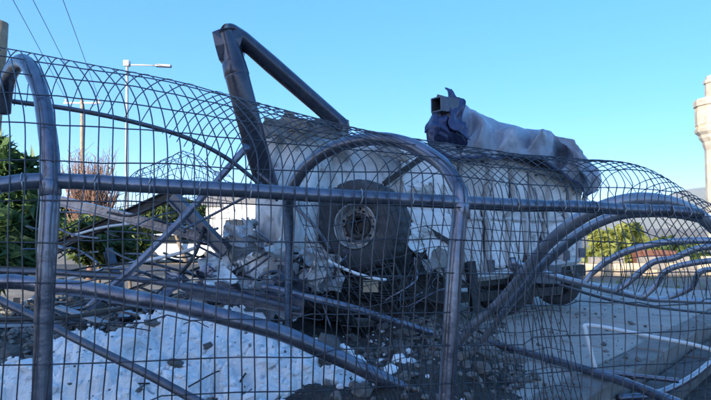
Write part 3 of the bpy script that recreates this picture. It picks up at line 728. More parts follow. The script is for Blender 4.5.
# square hollow section sticking out
a = U(436, 104.5, 7.2); t_ = V((.80, .56, .02)).normalized(); x_ = t_.cross(V((0, 0, 1))).normalized(); z_ = x_.cross(t_)
vs = []; 
for L_, k in ((0, 1), (.34, 1), (.34, .82), (.06, .82), (0, .84)):
    for sx, sz in ((-1, -1), (1, -1), (1, 1), (-1, 1)): vs.append(a + t_ * L_ + x_ * sx * .10 * k + z_ * sz * .10 * k)
fs = []
for (r0, r1) in ((0, 1), (1, 2), (2, 3), (3, 4), (4, 0)):
    for k in range(4): fs.append((r0 * 4 + k, r0 * 4 + (k + 1) % 4, r1 * 4 + (k + 1) % 4, r1 * 4 + k))
fs.append((8, 9, 10, 11))
tag(link('square_tube', vs, fs, M_['galv_dark'], None, False), 'open-ended square steel tube sticking out above the bunched tarpaulin', 'steel tube')

# ------------------------------------------------------------------ rubble bed, white powder, stones
def gs(x, y, cx, cy, sx, sy, h): return h * math.exp(-((x - cx) / sx) ** 2 - ((y - cy) / sy) ** 2)
def Hbed(x, y):
    h = -.14
    h += gs(x, y, .9, 6.2, 1.0, 1.3, .55) + gs(x, y, -3.4, 6.3, 1.6, 1.3, .45) + gs(x, y, -1.3, 6.7, 1.2, 1.2, .55) + gs(x, y, -4.8, 4.6, 1.4, 1.5, .5)
    h += gs(x, y, -1.4, 4.6, 2.2, 1.5, .30) + gs(x, y, .4, 4.4, 1.2, 1.0, .25) + gs(x, y, -2.2, 9.0, 2.5, 1.6, .5) + gs(x, y, -5.2, 8.8, 2.0, 1.8, .4) + gs(x, y, 2.0, 8.2, 1.5, 1.3, .25)
    e = min(1, max(0, (x + 7.4) / 1.2), max(0, (11.6 - y) / 1.2))
    k = min(1, max(0, (h + .14) / .3))
    h += (fbm(V((x * 1.6, y * 1.6, 2)), 4) * .09 + fbm(V((x * 5, y * 5, 4)), 3, True) * .03) * k
    return h
def Hpow(x, y):
    h = -.25 + gs(x, y, -1.35, 5.35, 1.25, 1.35, .98) + gs(x, y, -2.45, 4.7, .8, .9, .42) + gs(x, y, -.1, 4.55, .75, .6, .42) + gs(x, y, -2.9, 4.3, .5, .4, .28)
    q = V((x, y, 0)) + V((noise.noise(V((x * 4, y * 4, 1))), noise.noise(V((x * 4, y * 4, 7))), 0)) * .10
    h += fbm(V((x * 1.9, y * 1.9, 11)), 5) * .14 + noise.cell(q * 5.5) * .055 + noise.cell(q * 13 + V((3, 3, 3))) * .02 + noise.cell(q * 2.6) * .075
    dd = noise.voronoi(q * 2.3)[0]; h -= .06 * max(0, 1 - (dd[1] - dd[0]) / .13)
    dd = noise.voronoi(q * 6.1)[0]; h -= .018 * max(0, 1 - (dd[1] - dd[0]) / .16)
    return h
def field(name, x0, x1, y0, y1, st, fz, m):
    nx = int((x1 - x0) / st); ny = int((y1 - y0) / st)
    vs = [(x0 + (x1 - x0) * i / nx, y0 + (y1 - y0) * j / ny, fz(x0 + (x1 - x0) * i / nx, y0 + (y1 - y0) * j / ny)) for j in range(ny + 1) for i in range(nx + 1)]
    W = nx + 1
    fs = [(j * W + i, j * W + i + 1, (j + 1) * W + i + 1, (j + 1) * W + i) for j in range(ny) for i in range(nx)]
    return link(name, vs, fs, m, None, False)
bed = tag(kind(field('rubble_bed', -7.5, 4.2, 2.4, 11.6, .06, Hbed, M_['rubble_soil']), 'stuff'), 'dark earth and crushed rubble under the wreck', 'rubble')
pw = tag(kind(field('powder_heap', -4.0, 1.0, 3.4, 7.2, .028, Hpow, M_['powder']), 'stuff'), 'heap of white lumpy powder in the left foreground under the bent pipes', 'powder')
def Htop(x, y):
    h = Hbed(x, y)
    if -4.0 < x < 1.0 and 3.4 < y < 7.2: h = max(h, Hpow(x, y))
    return h
def on_slab(x, y):
    r = V((x, y, 0)) - E0; return r.dot(EN) > -.4 and -2.6 < r.dot(ED) < 9
random.seed(101)
small = MB(); n = 0
while n < 4600:
    x, y = rnd(-6.6, 3.2), rnd(3.6, 10.2)
    h = Hbed(x, y)
    dens = .25 + gs(x, y, -4.5, 8.2, 2.0, 1.6, .4) + gs(x, y, .9, 5.8, 1.0, 1.3, .9) + gs(x, y, -3.4, 6.0, 1.6, 1.0, .4)
    if random.random() > dens: continue
    if Htop(x, y) > h + .01 and random.random() > .10: continue
    if -.8 < x < 1.1 and y > 5.9 and random.random() > .15: continue
    z = Htop(x, y)
    if on_slab(x, y):
        if random.random() > (.5 if x < 1.7 else .03): continue
        z = max(z, .205)
    r = rnd(.012, .05) * (1 if random.random() < .85 else 1.5)
    small.rock((x, y, z + r * .2), r, .75, n); n += 1
tag(kind(small.build('small_rubble', M_['stone'], None, False), 'stuff'), 'scattered small grey rubble and grit among the wreckage', 'rubble')
grit = MB(); n = 0
while n < 1500:
    x, y = rnd(-3.9, .9), rnd(3.7, 6.4)
    hp = Hpow(x, y)
    if hp < Hbed(x, y) - .02 and random.random() > .05: continue
    r = rnd(.008, .03) if random.random() < .9 else rnd(.03, .05)
    grit.rock((x, y, Htop(x, y) + r * .25), r, .8, 9000 + n); n += 1
tag(kind(grit.build('white_crumbs', M_['white_chunk'], None, False), 'stuff'), 'small white crumbs scattered over and around the white powder heap', 'powder')
grit = MB(); n = 0
while n < 700:
    x, y = rnd(-3.9, .9), rnd(3.7, 6.2)
    if fbm(V((x * 1.3, y * 1.3, 21)), 3) < .05: continue
    r = rnd(.004, .011) if random.random() < .85 else rnd(.012, .026); grit.rock((x, y, Htop(x, y) + r * .1), r, .7, 12000 + n); n += 1
tag(kind(grit.build('dark_grit', M_['stone_dark'], None, False), 'stuff'), 'dark grit and dirt scattered over the white powder heap', 'grit')
grit = MB(); n = 0
while n < 1300:
    a_, b_ = rnd(-2.4, 6), rnd(-.9, 5.8); p = E0 + ED * a_ + EN * b_
    if fbm(V((p.x * .9, p.y * .9, 31)), 3) < -.05 + .03 * b_ and random.random() > .12: continue
    r = rnd(.004, .012) if random.random() < .9 else rnd(.012, .03)
    z = .212 if b_ > .02 else (.03 if -.34 < b_ else -.09)
    grit.rock((p.x, p.y, z), r, .7, 15000 + n); n += 1
tag(kind(grit.build('pavement_grit', M_['stone'], None, False), 'stuff'), 'loose grit and crumbs scattered on the concrete pavement at right', 'grit')
# stones one can pick out
def stone(x, y, r, m, name, label, cat, group, seed, squash=.7):
    b = MB(); b.rock((x, y, 0), r, squash, seed)
    zb = max(Htop(x, y), .2 if on_slab(x, y) else -1)
    for v in b.v: v.z += zb + r * squash * .12
    return tag(b.build(name, M_[m], None, False), label, cat, group)
random.seed(202); k = 0
def scatter(n, xr, yr, rr, m, name, label, cat, group, squash=.7, seed=0):
    for i in range(n):
        stone(rnd(*xr), rnd(*yr), rnd(*rr), m, name, label, cat, group, seed + i, squash)
scatter(34, (.25, 1.75), (4.9, 7.0), (.05, .12), 'stone', 'rubble_stone', 'grey broken stone in the rubble pile beneath the bowed thick pipes', 'stone', 'stones in the right rubble pile', .75, 1000)
scatter(9, (-.3, .9), (5.5, 6.1), (.06, .13), 'stone_dark', 'rubble_stone', 'grey stone lying in the dark under the raised truck wheel', 'stone', 'stones under the truck wheel', .75, 1100)  # darker stone colour stands for the shade under the wheel
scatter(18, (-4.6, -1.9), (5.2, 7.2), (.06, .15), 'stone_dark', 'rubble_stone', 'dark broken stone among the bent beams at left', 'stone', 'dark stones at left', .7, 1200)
scatter(16, (-.55, .55), (4.35, 5.0), (.04, .10), 'white_chunk', 'white_chunk', 'white block of hardened powder at the right foot of the white heap', 'white chunk', 'white chunks at the heap foot', .8, 1300)
scatter(26, (-2.7, -.4), (4.0, 5.5), (.04, .15), 'white_chunk', 'white_chunk', 'white lump lying on the white powder heap', 'white chunk', 'white lumps on the heap', .6, 1400)
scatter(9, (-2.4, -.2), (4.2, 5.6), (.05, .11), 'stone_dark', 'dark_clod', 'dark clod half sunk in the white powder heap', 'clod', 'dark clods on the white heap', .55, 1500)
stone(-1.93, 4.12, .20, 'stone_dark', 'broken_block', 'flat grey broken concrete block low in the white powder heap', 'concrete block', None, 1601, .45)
stone(-.22, 4.75, .22, 'stone_dark', 'broken_block', 'brownish wedge of broken concrete at right edge of the white heap', 'concrete block', None, 1603, .9)
scatter(7, (2.0, 4.4), (7.0, 9.5), (.03, .07), 'stone', 'loose_stone', 'small stone lying on the open pavement slabs', 'stone', 'stones on the pavement', .6, 1700)
# loose boards and scraps in the left debris
random.seed(303)
for i in range(40):
    x, y = rnd(-5.2, -1.0), rnd(5.6, 8.6); z = Htop(x, y); L_ = rnd(.3, 1.0); a = rnd(0, 6.28)
    m = MB(); dvec = V((math.cos(a), math.sin(a), rnd(-.05, .35))); m.beam(V((x, y, z + .05)), V((x, y, z + .05)) + dvec * L_, rnd(.04, .14), rnd(.01, .03))
    tag(m.build('scrap_strip', M_[['galv', 'dark_metal', 'grey_paint', 'wood'][i % 4]], None, False), ['bent grey steel scrap strip in the debris left of the truck', 'dark rusty scrap strip in the debris left of the truck', 'painted sheet scrap in the debris left of the truck', 'splintered board in the debris left of the truck'][i % 4], 'scrap', 'scraps left of the truck')
for i in range(14):
    x, y = rnd(-2.6, .2), rnd(4.1, 5.6); z = Htop(x, y); a = rnd(0, 6.28); L_ = rnd(.15, .5)
    m = MB(); p0 = V((x, y, z + .02)); dvec = V((math.cos(a), math.sin(a), rnd(.0, .25)))
    m.tube(spline([p0, p0 + dvec * L_ * .5 + V((rnd(-.05, .05), 0, rnd(0, .05))), p0 + dvec * L_], 4), rnd(.004, .009), 5)
    tag(m.build('twisted_wire', M_['dark_metal'], None), 'short twisted dark wire lying on the white powder heap', 'wire', 'wires on the white heap')

# ------------------------------------------------------------------ loose pipes and beams at the left
loose('bent_pipe', [(-160, 300, 4.6), (-20, 283, 4.3), (60, 287, 4.15), (130, 298, 4.05), (200, 311, 3.95), (260, 325, 3.95), (330, 353, 4.1), (385, 380, 4.25), (440, 408, 4.5)], .059, 'thickest grey pipe sweeping from left edge down over the white powder heap', 'pipe', seg=18)
loose('bent_pipe', [(-40, 282, 4.0), (0, 300, 3.8), (90, 346, 3.55), (200, 402, 3.3), (260, 436, 3.2)], .026, 'thin dark pipe sloping steeply in front of the white powder heap', 'pipe', 'galv_dark')
loose('straight_pipe', [(88, 308, 4.6), (165, 236, 4.8), (248, 146, 5.1)], .033, 'pale straight pipe leaning up diagonally towards the folded mast', 'pipe')
loose('thin_pipe', [(-30, 270, 5.4), (80, 274, 5.3), (170, 284, 5.2), (240, 296, 5.15), (300, 310, 5.2)], .028, 'thin grey pipe lying level above the thickest pipe at left', 'pipe', 'galv_dark')
loose('thin_pipe', [(262, 287, 5.15), (300, 295, 5.1), (345, 306, 5.1), (390, 320, 5.15), (432, 334, 5.3)], .034, 'straight grey pipe sloping across the dark gap under the wheel', 'pipe')
loose('thin_pipe', [(258, 172, 5.9), (288, 200, 5.75), (316, 228, 5.6), (330, 250, 5.6)], .018, 'short dark rod slanting from the folded mast towards the wheel', 'rod', 'galv_dark')
def beam_thing(a, b, w, h, label, m='galv', group=None, flange=True):
    A, B = U(*a), U(*b); mb = MB(); t = (B - A).normalized(); x = t.cross(V((0, 0, 1))).normalized(); z = x.cross(t)
    if flange:
        mb.beam(A, B, w * .22, h * .8); mb.beam(A + z * h * .45, B + z * h * .45, w, h * .14); mb.beam(A - z * h * .45, B - z * h * .45, w, h * .14)
    else: mb.beam(A, B, w, h)
    return tag(mb.build('steel_beam', M_[m], None, False), label, 'steel beam', group)
beam_thing((52, 199, 6.4), (218, 240, 6.0), .08, .11, 'long pale steel beam lying level behind the left cage post')
beam_thing((172, 196, 6.2), (226, 252, 5.9), .10, .13, 'short thick dark steel beam sloping down towards the torn sheets', 'galv_dark')
beam_thing((58, 246, 7.0), (190, 186, 6.6), .09, .12, 'dark steel beam crossing behind the pale beam at left', 'dark_metal')
beam_thing((186, 289, 5.3), (304, 307, 5.25), .10, .14, 'short pale steel beam end in front of the torn sheets', 'galv')
beam_thing((-20, 268, 6.6), (130, 276, 6.2), .06, .07, 'low dark steel beam behind the left cage post', 'dark_metal')
beam_thing((108, 250, 7.4), (122, 298, 7.0), .10, .10, 'stubby upright steel beam below the crossing beams', 'galv_dark')
loose('thin_pipe', [(66, 280, 6.6), (110, 268, 6.5), (168, 256, 6.4), (200, 246, 6.4)], .022, 'thin pale rod lying in the debris below the crossing beams', 'rod', 'trim_white')
loose('thin_pipe', [(72, 236, 6.9), (100, 228, 6.8), (130, 224, 6.7)], .018, 'short pale rod caught between the crossing beams', 'rod', 'trim_white')
loose('thin_pipe', [(150, 300, 5.6), (190, 262, 5.8), (205, 225, 6.0)], .020, 'dark rod standing up beside the torn sheets', 'rod', 'dark_metal')
loose('thin_pipe', [(-10, 320, 4.9), (60, 318, 4.9), (140, 306, 5.0)], .020, 'dark rod lying under the thickest pipe at left', 'rod', 'dark_metal')
random.seed(404)
for i in range(60):
    px, py, d = rnd(20, 235), rnd(205, 305), rnd(5.4, 7.6); L_ = rnd(20, 70); a = rnd(-.6, .6)
    m = MB(); m.tube(spline(UL([(px, py, d), (px + L_ * .5, py + math.sin(a) * L_ * .5 + rnd(-6, 6), d + rnd(-.3, .3)), (px + L_, py + math.sin(a) * L_, d + rnd(-.4, .4))]), 4), rnd(.008, .02), 6)
    tag(m.build('twisted_rod', M_[['galv', 'dark_metal', 'galv_dark'][i % 3]], None), ['pale twisted steel rod in the left tangle', 'rusty black twisted steel rod in the left tangle', 'dark grey twisted steel rod in the left tangle'][i % 3], 'rod', 'rods in the left tangle')
# crumpled mesh roll behind the tangle
cm = thing('crumpled_mesh', 'crumpled roll of wire mesh rising behind the left steel beams', 'wire mesh', (U(170, 228, 6.9).x, 6.9, 0))
def mesh_pt(a, b):
    cx = 128 + 100 * a; top = 150 + 26 * abs(a - .55) * 2
    th = math.pi * b
    px = cx + 14 * math.cos(th) + 6 * noise.noise(V((a * 4, b * 3, 2))); py = 238 - (238 - top) * math.sin(th) + 5 * noise.noise(V((a * 5, b * 4, 8)))
    return U(px, py, 6.7 + .9 * b)
for i in range(15):
    m = MB(); m.tube([mesh_pt(i / 14, j / 18) for j in range(19)], .0045, 4); m.build('mesh_wire', M_['wire'], cm)
for j in range(1, 12):
    m = MB(); m.tube([mesh_pt(i / 20, j / 12) for i in range(21)], .0045, 4); m.build('mesh_wire', M_['wire'], cm)

# ------------------------------------------------------------------ background left
def lampost():
    d = 30; b = U(127, 256, d); b.z = -.1; top = U(127, 63, d)
    t = thing('street_lamp', 'tall grey street lamp with one long arm, left behind the wire cage', 'street lamp', b)
    m = MB(); m.tube([b, b * .5 + top * .5, top], [.13, .10, .075], 12); m.build('pole', M_['lamp_grey'], t)
    m = MB(); m.tube([U(127, 65, d), U(145, 65.2, d), U(162, 66, d)], .045, 8); m.build('arm', M_['lamp_grey'], t)
    m = MB(); e = U(163.5, 66, d); m.beam(U(156, 65.6, d), U(171, 66.2, d), .28, .12); m.build('lamp_head', M_['galv_dark'], t, False)
    m = MB(); m.beam(U(124.5, 63.5, d), U(129.5, 63.5, d), .3, .3); m.build('bracket', M_['lamp_grey'], t, False)
lampost()
d = 45; b = U(82, 250, d); b.z = -.1
up = thing('utility_pole', 'wooden utility pole with crossarm carrying three wires, far left', 'utility pole', b)
m = MB(); m.tube([b, U(82, 98, d)], [.17, .12], 10); m.build('pole', M_['wood'], up)
m = MB(); m.beam(U(64, 103, d), U(101, 103, d), .12, .14); m.build('crossarm', M_['galv_dark'], up, False)
for px in (66, 83, 99):
    m = MB(); m.tube([U(px, 102, d), U(px, 100.5, d), U(px, 99, d)], [.06, .1, .05], 8); m.build('insulator', M_['trim_white'], up)
for px in (66, 97):
    m = MB(); m.tube([U(px, 103, d), U(82, 114, d)], .025, 5); m.build('brace', M_['galv_dark'], up)
p2 = V((-5.9, -.5, 0))
up2 = thing('utility_pole', 'wooden utility pole out of view beside the viewer, carrying the near wire ends', 'utility pole', (p2.x, p2.y, -.1))
m = MB(); m.tube([(p2.x, p2.y, -.1), (p2.x, p2.y, 13.6)], [.17, .12], 10); m.build('pole', M_['wood'], up2)
m = MB(); m.beam((p2.x - 1.5, p2.y - .5, 13.3), (p2.x + 1.5, p2.y + .5, 13.3), .12, .14); m.build('crossarm', M_['galv_dark'], up2, False)
for i, (px, px0, lab) in enumerate(((66, 13, 'leftmost of three overhead wires'), (83, 33, 'middle one of three overhead wires'), (99, 63, 'rightmost of three overhead wires'))):
    a = U(px, 99, 45); mid = U(px0, 0, 26.5); e = mid + (mid - a) / 18.5 * 27; e.z = 13.4
    m = MB(); m.tube(spline([a, mid, e], 14), .018, 5); tag(m.build('overhead_wire', M_['cable'], None), lab + ' crossing the sky at top left', 'cable', 'overhead wires')
d = 11.5
m = MB(); a = U(-3, 22, d); e = U(-24, 300, d); e.z = -.1; P = [a * (1 - t / 10) + e * (t / 10) for t in range(11)]
wp = thing('wooden_post', 'weathered wooden post top peeping in at the upper left corner', 'post', e)
m.tube(P, [.215 + .012 * math.sin(t * 2.3) for t in range(11)], 12); m.build('shaft', M_['wood'], wp)
m = MB(); m.tube([a + V((0, 0, -.01)), a + V((.02, 0, .05))], [.222, .17], 12); m.build('split_top', M_['bark'], wp)

def foliage(lobes, n, size, seed, elong=2.0):
    rng = random.Random(seed); mb = MB(); tot = sum(l[3] * l[4] * l[5] for l in lobes)
    for (cx, cy, cz, rx, ry, rz) in lobes:
        k = int(n * rx * ry * rz / tot)
        nc = max(6, k // 28); cl = []
        for i in range(nc):                            # clumps on the lobe's shell leave gaps in between
            while True:
                p = V((rng.uniform(-1, 1), rng.uniform(-1, 1), rng.uniform(-1, 1)))
                if .35 < p.length < 1: break
            cl.append(p)
        for i in range(k):
            c = rng.choice(cl); p = c + V((rng.gauss(0, .14), rng.gauss(0, .14), rng.gauss(0, .12)))
            w = V((cx + p.x * rx, cy + p.y * ry, cz + p.z * rz))
            if w.z < 0: continue
            t = V((rng.gauss(0, 1), rng.gauss(0, 1), rng.gauss(0, .8))).normalized(); q = t.cross(V((rng.gauss(0, 1), rng.gauss(0, 1), rng.gauss(0, 1)))).normalized()
            s = size * rng.uniform(.6, 1.3); t *= s * elong * .5; q *= s * .5
            nn = t.cross(q).normalized() * s * .12
            mb.add([w - t, w + q + nn, w + t, w - q + nn], [(0, 1, 2), (0, 2, 3)])
    return mb
def tree(name, label, base, lobes, n, size, seed, leaf, trunk_r, group=None, elong=2.0, cat='tree'):
    base = V(base); t = thing(name, label, cat, base, group); rng = random.Random(seed)
    foliage(lobes, n, size, seed, elong).build('crown', M_[leaf], t, False)
    mb = MB(); cz = sum(l[2] for l in lobes) / len(lobes); cx = sum(l[0] for l in lobes) / len(lobes); cy = sum(l[1] for l in lobes) / len(lobes)
    f = V((cx, cy, base.z + (cz - base.z) * .75))
    mb.tube(spline([base + V((0, 0, -.1)), (base + f) / 2 + V((rng.uniform(-.1, .1), 0, 0)), f], 4), [trunk_r * (1 - .05 * i) for i in range(9)], 8)
    for l in lobes:
        e = V(l[:3]); mb.tube(spline([f - V((0, 0, .2)), (f + e) / 2 + V((rng.uniform(-.15, .15), rng.uniform(-.1, .1), .1)), e + V((0, 0, l[5] * .5))], 3), [trunk_r * .6 * (1 - .12 * i) for i in range(7)], 6)
    mb.build('trunk', M_['bark'], t); return t
def lob(px, py, d, wpx, hpx, dep=None):
    c = U(px, py, d); k = d / F; return (c.x, d, c.z, wpx * k, dep or wpx * k, hpx * k)
def gb_(px, d): p = U(px, 250, d); return (p.x, d, -.1)
tree('shrub', 'tall dark feathery shrub at the left edge behind the cage', gb_(2, 8.6), [lob(6, 175, 8.6, 26, 40), lob(-20, 190, 8.8, 30, 48), lob(20, 225, 8.4, 26, 36), lob(-4, 250, 8.3, 34, 34)], 5200, .11, 1, 'leaf_dark', .06, elong=4.5, cat='shrub')
tree('shrub', 'low dark green shrub right of the left cage post', gb_(92, 11), [lob(84, 240, 11, 22, 22), lob(112, 246, 11, 20, 18), lob(100, 228, 11.2, 14, 14)], 3000, .13, 2, 'leaf_mid', .05, cat='shrub')
tree('shrub', 'green shrub seen between the crossing steel beams', gb_(132, 14), [lob(126, 244, 14, 13, 13), lob(140, 248, 14, 10, 10)], 1500, .16, 3, 'leaf_mid', .05, cat='shrub')
tree('roadside_tree', 'round green tree beyond the beams left of the white van', gb_(188, 26), [lob(172, 210, 26, 14, 10), lob(190, 212, 26, 12, 9), lob(158, 216, 26, 12, 9)], 3600, .24, 4, 'leaf_mid', .12)
tree('roadside_tree', 'dark green tree low behind the left cage post', gb_(40, 24), [lob(30, 212, 24, 22, 20), lob(56, 220, 24, 18, 18), lob(10, 205, 24, 20, 26)], 3600, .24, 6, 'leaf_dark', .12)
# bare reddish tree
bt = thing('bare_tree', 'bare reddish-brown twiggy tree behind the left cage post', 'tree', gb_(90, 18)); random.seed(55)
tr = MB(); tw = MB()
bb = V(gb_(90, 18)); tr.tube(spline([bb, bb + V((.05, 0, 1.2)), bb + V((-.05, 0, 2.2))], 4), [.11 - .005 * i for i in range(9)], 8)
for i in range(230):
    s0 = bb + V((0, 0, rnd(1.0, 2.2))); a = rnd(0, 6.28); hgt = rnd(1.0, 2.3); rad = rnd(.2, .95)
    e = s0 + V((math.cos(a) * rad, math.sin(a) * rad, hgt)); mdp = (s0 + e) / 2 + V((math.cos(a) * .15, math.sin(a) * .15, -.1)); pts = spline([s0, mdp, e], 3)
    tw.tube(pts, [.026 - .0028 * k for k in range(len(pts))], 4)
    for k in range(6):
        q = pts[random.randrange(2, len(pts))]; tw.tube([q, q + V((rnd(-.25, .25), rnd(-.25, .25), rnd(.1, .4)))], [.009, .005], 3)
tr.build('trunk', M_['twig_brown'], bt); tw.build('crown', M_['twig_brown'], bt)
# far row of trees on the left horizon
random.seed(66)
labs = ['leftmost dark tree of the far row on the horizon', 'second far tree, behind the bare reddish tree', 'far tree right of the street lamp foot', 'far tree just left of the pale house', 'far tree hidden mostly behind the white van']
for i, px in enumerate((20, 75, 130, 185, 262)):
    d = rnd(60, 75); tree('far_tree', labs[i], gb_(px, d), [lob(px, 222, d, 16, 10), lob(px - 16, 226, d, 14, 9), lob(px + 15, 225, d, 15, 10)], 1500, .7, 70 + i, 'leaf_dark' if i % 2 else 'leaf_mid', .2, 'far trees on the left')
# white van
def van(px, d):
    c = U(px, 250, d); bx, by = c.x, d
    t = thing('white_van', 'white box van parked far behind, seen between mast and crossing beams', 'van', (bx, by, -.1))
    m = MB(); m.box((bx, by + 2.9, 1.75), 2.1, 4.0, 2.5); m.build('cargo_box', M_['van_white'], t, False)
    vs = []
    for y, z0, z1, w in ((by - .75, .35, 1.15, 1.9), (by - .25, .35, 1.35, 2.0), (by + .25, .35, 2.15, 1.9), (by + .895, .35, 2.25, 1.95)):
        vs += [(bx - w / 2, y, z0), (bx + w / 2, y, z0), (bx + w / 2 * .92, y, z1), (bx - w / 2 * .92, y, z1)]
    fs = [(0, 1, 2, 3), (15, 14, 13, 12)]
    for i in range(3):
        for k in range(4): fs.append((i * 4 + k, (i + 1) * 4 + k, (i + 1) * 4 + (k + 1) % 4, i * 4 + (k + 1) % 4))
    m = MB(); m.add(vs, fs); m.build('cab', M_['van_white'], t, False)
    m = MB(); y0, z0, y1, z1 = by - .24, 1.40, by + .22, 2.08; m.add([(bx - .82, y0 - .03, z0), (bx + .82, y0 - .03, z0), (bx + .76, y1 - .03, z1), (bx - .76, y1 - .03, z1), (bx - .82, y0 + .02, z0), (bx + .82, y0 + .02, z0), (bx + .76, y1 + .02, z1), (bx - .76, y1 + .02, z1)], [(0, 1, 2, 3), (7, 6, 5, 4), (0, 4, 5, 1), (1, 5, 6, 2), (2, 6, 7, 3), (3, 7, 4, 0)]); m.build('windscreen', M_['glass'], t, False)
    for sx in (-1, 1):
        m = MB(); m.box((bx + sx * .68, by - .765, .85), .32, .06, .2); m.build('headlight', M_['trim_white'], t, False)
        for yy in (by + .2, by + 3.6):
            M2 = Matrix.Translation((bx + sx * .92, yy, .28)) @ Matrix.Rotation(R(90) * sx, 4, 'Y'); m = MB(); m.lathe([(0, .1), (.22, .1), (.36, .08), (.38, 0), (.36, -.12), (0, -.12)], M2, 24); m.build('wheel', M_['rubber'], t)
    m = MB(); m.box((bx, by - .79, .5), 1.9, .12, .22); m.build('bumper', M_['galv_dark'], t, False)
van(238, 31)
def car(px, d, col, label, rot):
    c = U(px, 250, d); t = thing('parked_car', label, 'car', (c.x, d, -.1), 'cars parked far behind'); Mz = Matrix.Translation((c.x, d, -.1)) @ Matrix.Rotation(rot, 4, 'Z')
    def loft(name, secs, m):
        vs = []; fs = []
        for x, z0, z1, w in secs:
            for y, z in ((-w, z0), (-w, z1 * .75 + z0 * .25), (-w * .86, z1), (w * .86, z1), (w, z1 * .75 + z0 * .25), (w, z0)): vs.append(Mz @ V((x, y, z)))
        k = len(secs)
        for i in range(k - 1):
            for j in range(6): fs.append((i * 6 + j, i * 6 + (j + 1) % 6, (i + 1) * 6 + (j + 1) % 6, (i + 1) * 6 + j))
        fs += [tuple(range(5, -1, -1)), tuple(range((k - 1) * 6, k * 6))]
        mb = MB(); mb.add(vs, fs); return mb.build(name, M_[m], t, False)
    loft('body', [(-2.1, .35, .75, .78), (-1.9, .22, .88, .84), (-1.0, .2, .95, .87), (.6, .2, .93, .87), (1.8, .22, .78, .84), (2.05, .32, .62, .76)], col)
    loft('windows', [(-1.75, .9, .95, .76), (-1.25, .9, 1.36, .72), (.25, .9, 1.38, .72), (1.0, .88, .93, .76)], 'glass')
    loft('roof', [(-1.28, 1.33, 1.40, .68), (-.5, 1.36, 1.46, .68), (.3, 1.34, 1.41, .66)], col)
    for sx in (-1.3, 1.28):
        for sy in (-1, 1):
            M2 = Mz @ Matrix.Translation((sx, sy * .78, .31)) @ Matrix.Rotation(R(90), 4, 'X'); mb = MB(); mb.lathe([(0, .1), (.19, .1), (.28, .09), (.31, .05), (.31, -.05), (.28, -.09), (.19, -.1), (0, -.1)], M2, 20); mb.build('wheel', M_['rubber'], t)
car(182, 27, 'van_white', 'white car parked far behind, between the crossing steel beams', R(15))
car(205, 33, 'lamp_grey', 'silver car parked far behind, left of the white van', R(25))
# pale house behind the van
def house(px, d, w, h, label, roof, wall='plaster'):
    c = U(px, 250, d); x, y = c.x, d; t = thing('house', label, 'house', (x, y + 4, -.1))
    m = MB(); m.box((x, y + 4, h / 2 - .1), w, 8, h); m.build('wall', M_[wall], t, False)
    m = MB(); e = .4; m.add([(x - w / 2 - e, y - e, h - .1), (x + w / 2 + e, y - e, h - .1), (x + w / 2 + e, y + 8 + e, h - .1), (x - w / 2 - e, y + 8 + e, h - .1), (x - w / 2 - e, y + 4, h + 1.3), (x + w / 2 + e, y + 4, h + 1.3)], [(0, 1, 5, 4), (2, 3, 4, 5), (0, 4, 3), (1, 2, 5), (3, 2, 1, 0)]); m.build('roof', M_[roof], t, False)
    n = max(2, int(w / 2.6))
    for i in range(n):
        m = MB(); xx = x - w / 2 + (i + .5) * w / n; m.box((xx, y - .02, h * .55), .95, .10, 1.15); wd = m.build('window', M_['trim_white'], t, False)
        m = MB(); m.box((xx, y - .05, h * .55), .8, .08, 1.0); m.build('pane', M_['glass'], wd, False)
house(232, 62, 9, 4.2, 'pale low house far behind the white van', 'kerb_conc')

# ------------------------------------------------------------------ background right
def tower():
    d = 60; c = U(722, 250, d); k = d / F; t = thing('white_tower', 'slender white tower with a beige gallery at the right edge', 'tower', (c.x, d, -.1))
    def z(py): return U(718, py, d).z
    def la(name, prof, m, seg=12):
        mb = MB(); M0 = Matrix.Translation((c.x, d, 0)); mb.lathe([(r * k, zz) for r, zz in prof] , M0, seg); return mb.build(name, M_[m], t, False)
    la('shaft', [(13.5, -.1), (12.5, z(230)), (12, z(145)), (0, z(145))], 'tower_plaster')
    la('corbel', [(12, z(150)), (13.5, z(145)), (13.8, z(142)), (16.5, z(138)), (17, z(135)), (20.0, z(132)), (20.5, z(129)), (0, z(129))], 'tower_plaster')
    la('gallery', [(19.2, z(129)), (19.2, z(107)), (18.2, z(107)), (18.2, z(127)), (0, z(127))], 'beige')
    la('cornice', [(19.0, z(107)), (20.6, z(106)), (20.6, z(101)), (19.6, z(99)), (0, z(99))], 'tower_plaster')
    for i in range(12):
        a = 2 * math.pi * (i + .5) / 12; mb = MB(); mb.box((c.x + math.cos(a) * 18.7 * k, d + math.sin(a) * 18.7 * k, (z(126) + z(110)) / 2), .10, .9, z(111) - z(125), Matrix.Rotation(a, 3, 'Z')); mb.build('panel', M_['tower_plaster'], t, False)
    la('upper_shaft', [(10.5, z(99)), (10.0, z(84)), (11.2, z(83)), (11.2, z(80)), (0, z(80))], 'tower_plaster')
    la('roof_mast', [(9.5, z(80)), (9, z(76)), (1.2, z(73)), (1.0, z(40)), (0, z(40))], 'tower_plaster')
tower()
random.seed(91)
tree('citrus_tree', 'sunlit yellow-green tree just right of the truck tail', gb_(606, 22), [lob(600, 262, 22, 13, 18), lob(612, 248, 22, 14, 16), lob(596, 246, 22, 10, 14)], 3000, .2, 21, 'leaf_yellow', .08)
tree('citrus_tree', 'sunlit yellow-green tree in the middle of the right background', gb_(636, 24), [lob(630, 240, 24, 14, 16), lob(644, 250, 24, 13, 13), lob(626, 258, 24, 12, 14)], 3000, .2, 22, 'leaf_yellow', .08)
tree('citrus_tree', 'smaller olive green tree farther right behind the collapsed hoops', gb_(676, 34), [lob(668, 246, 34, 12, 9), lob(684, 250, 34, 12, 9)], 2200, .26, 23, 'leaf_mid', .1)
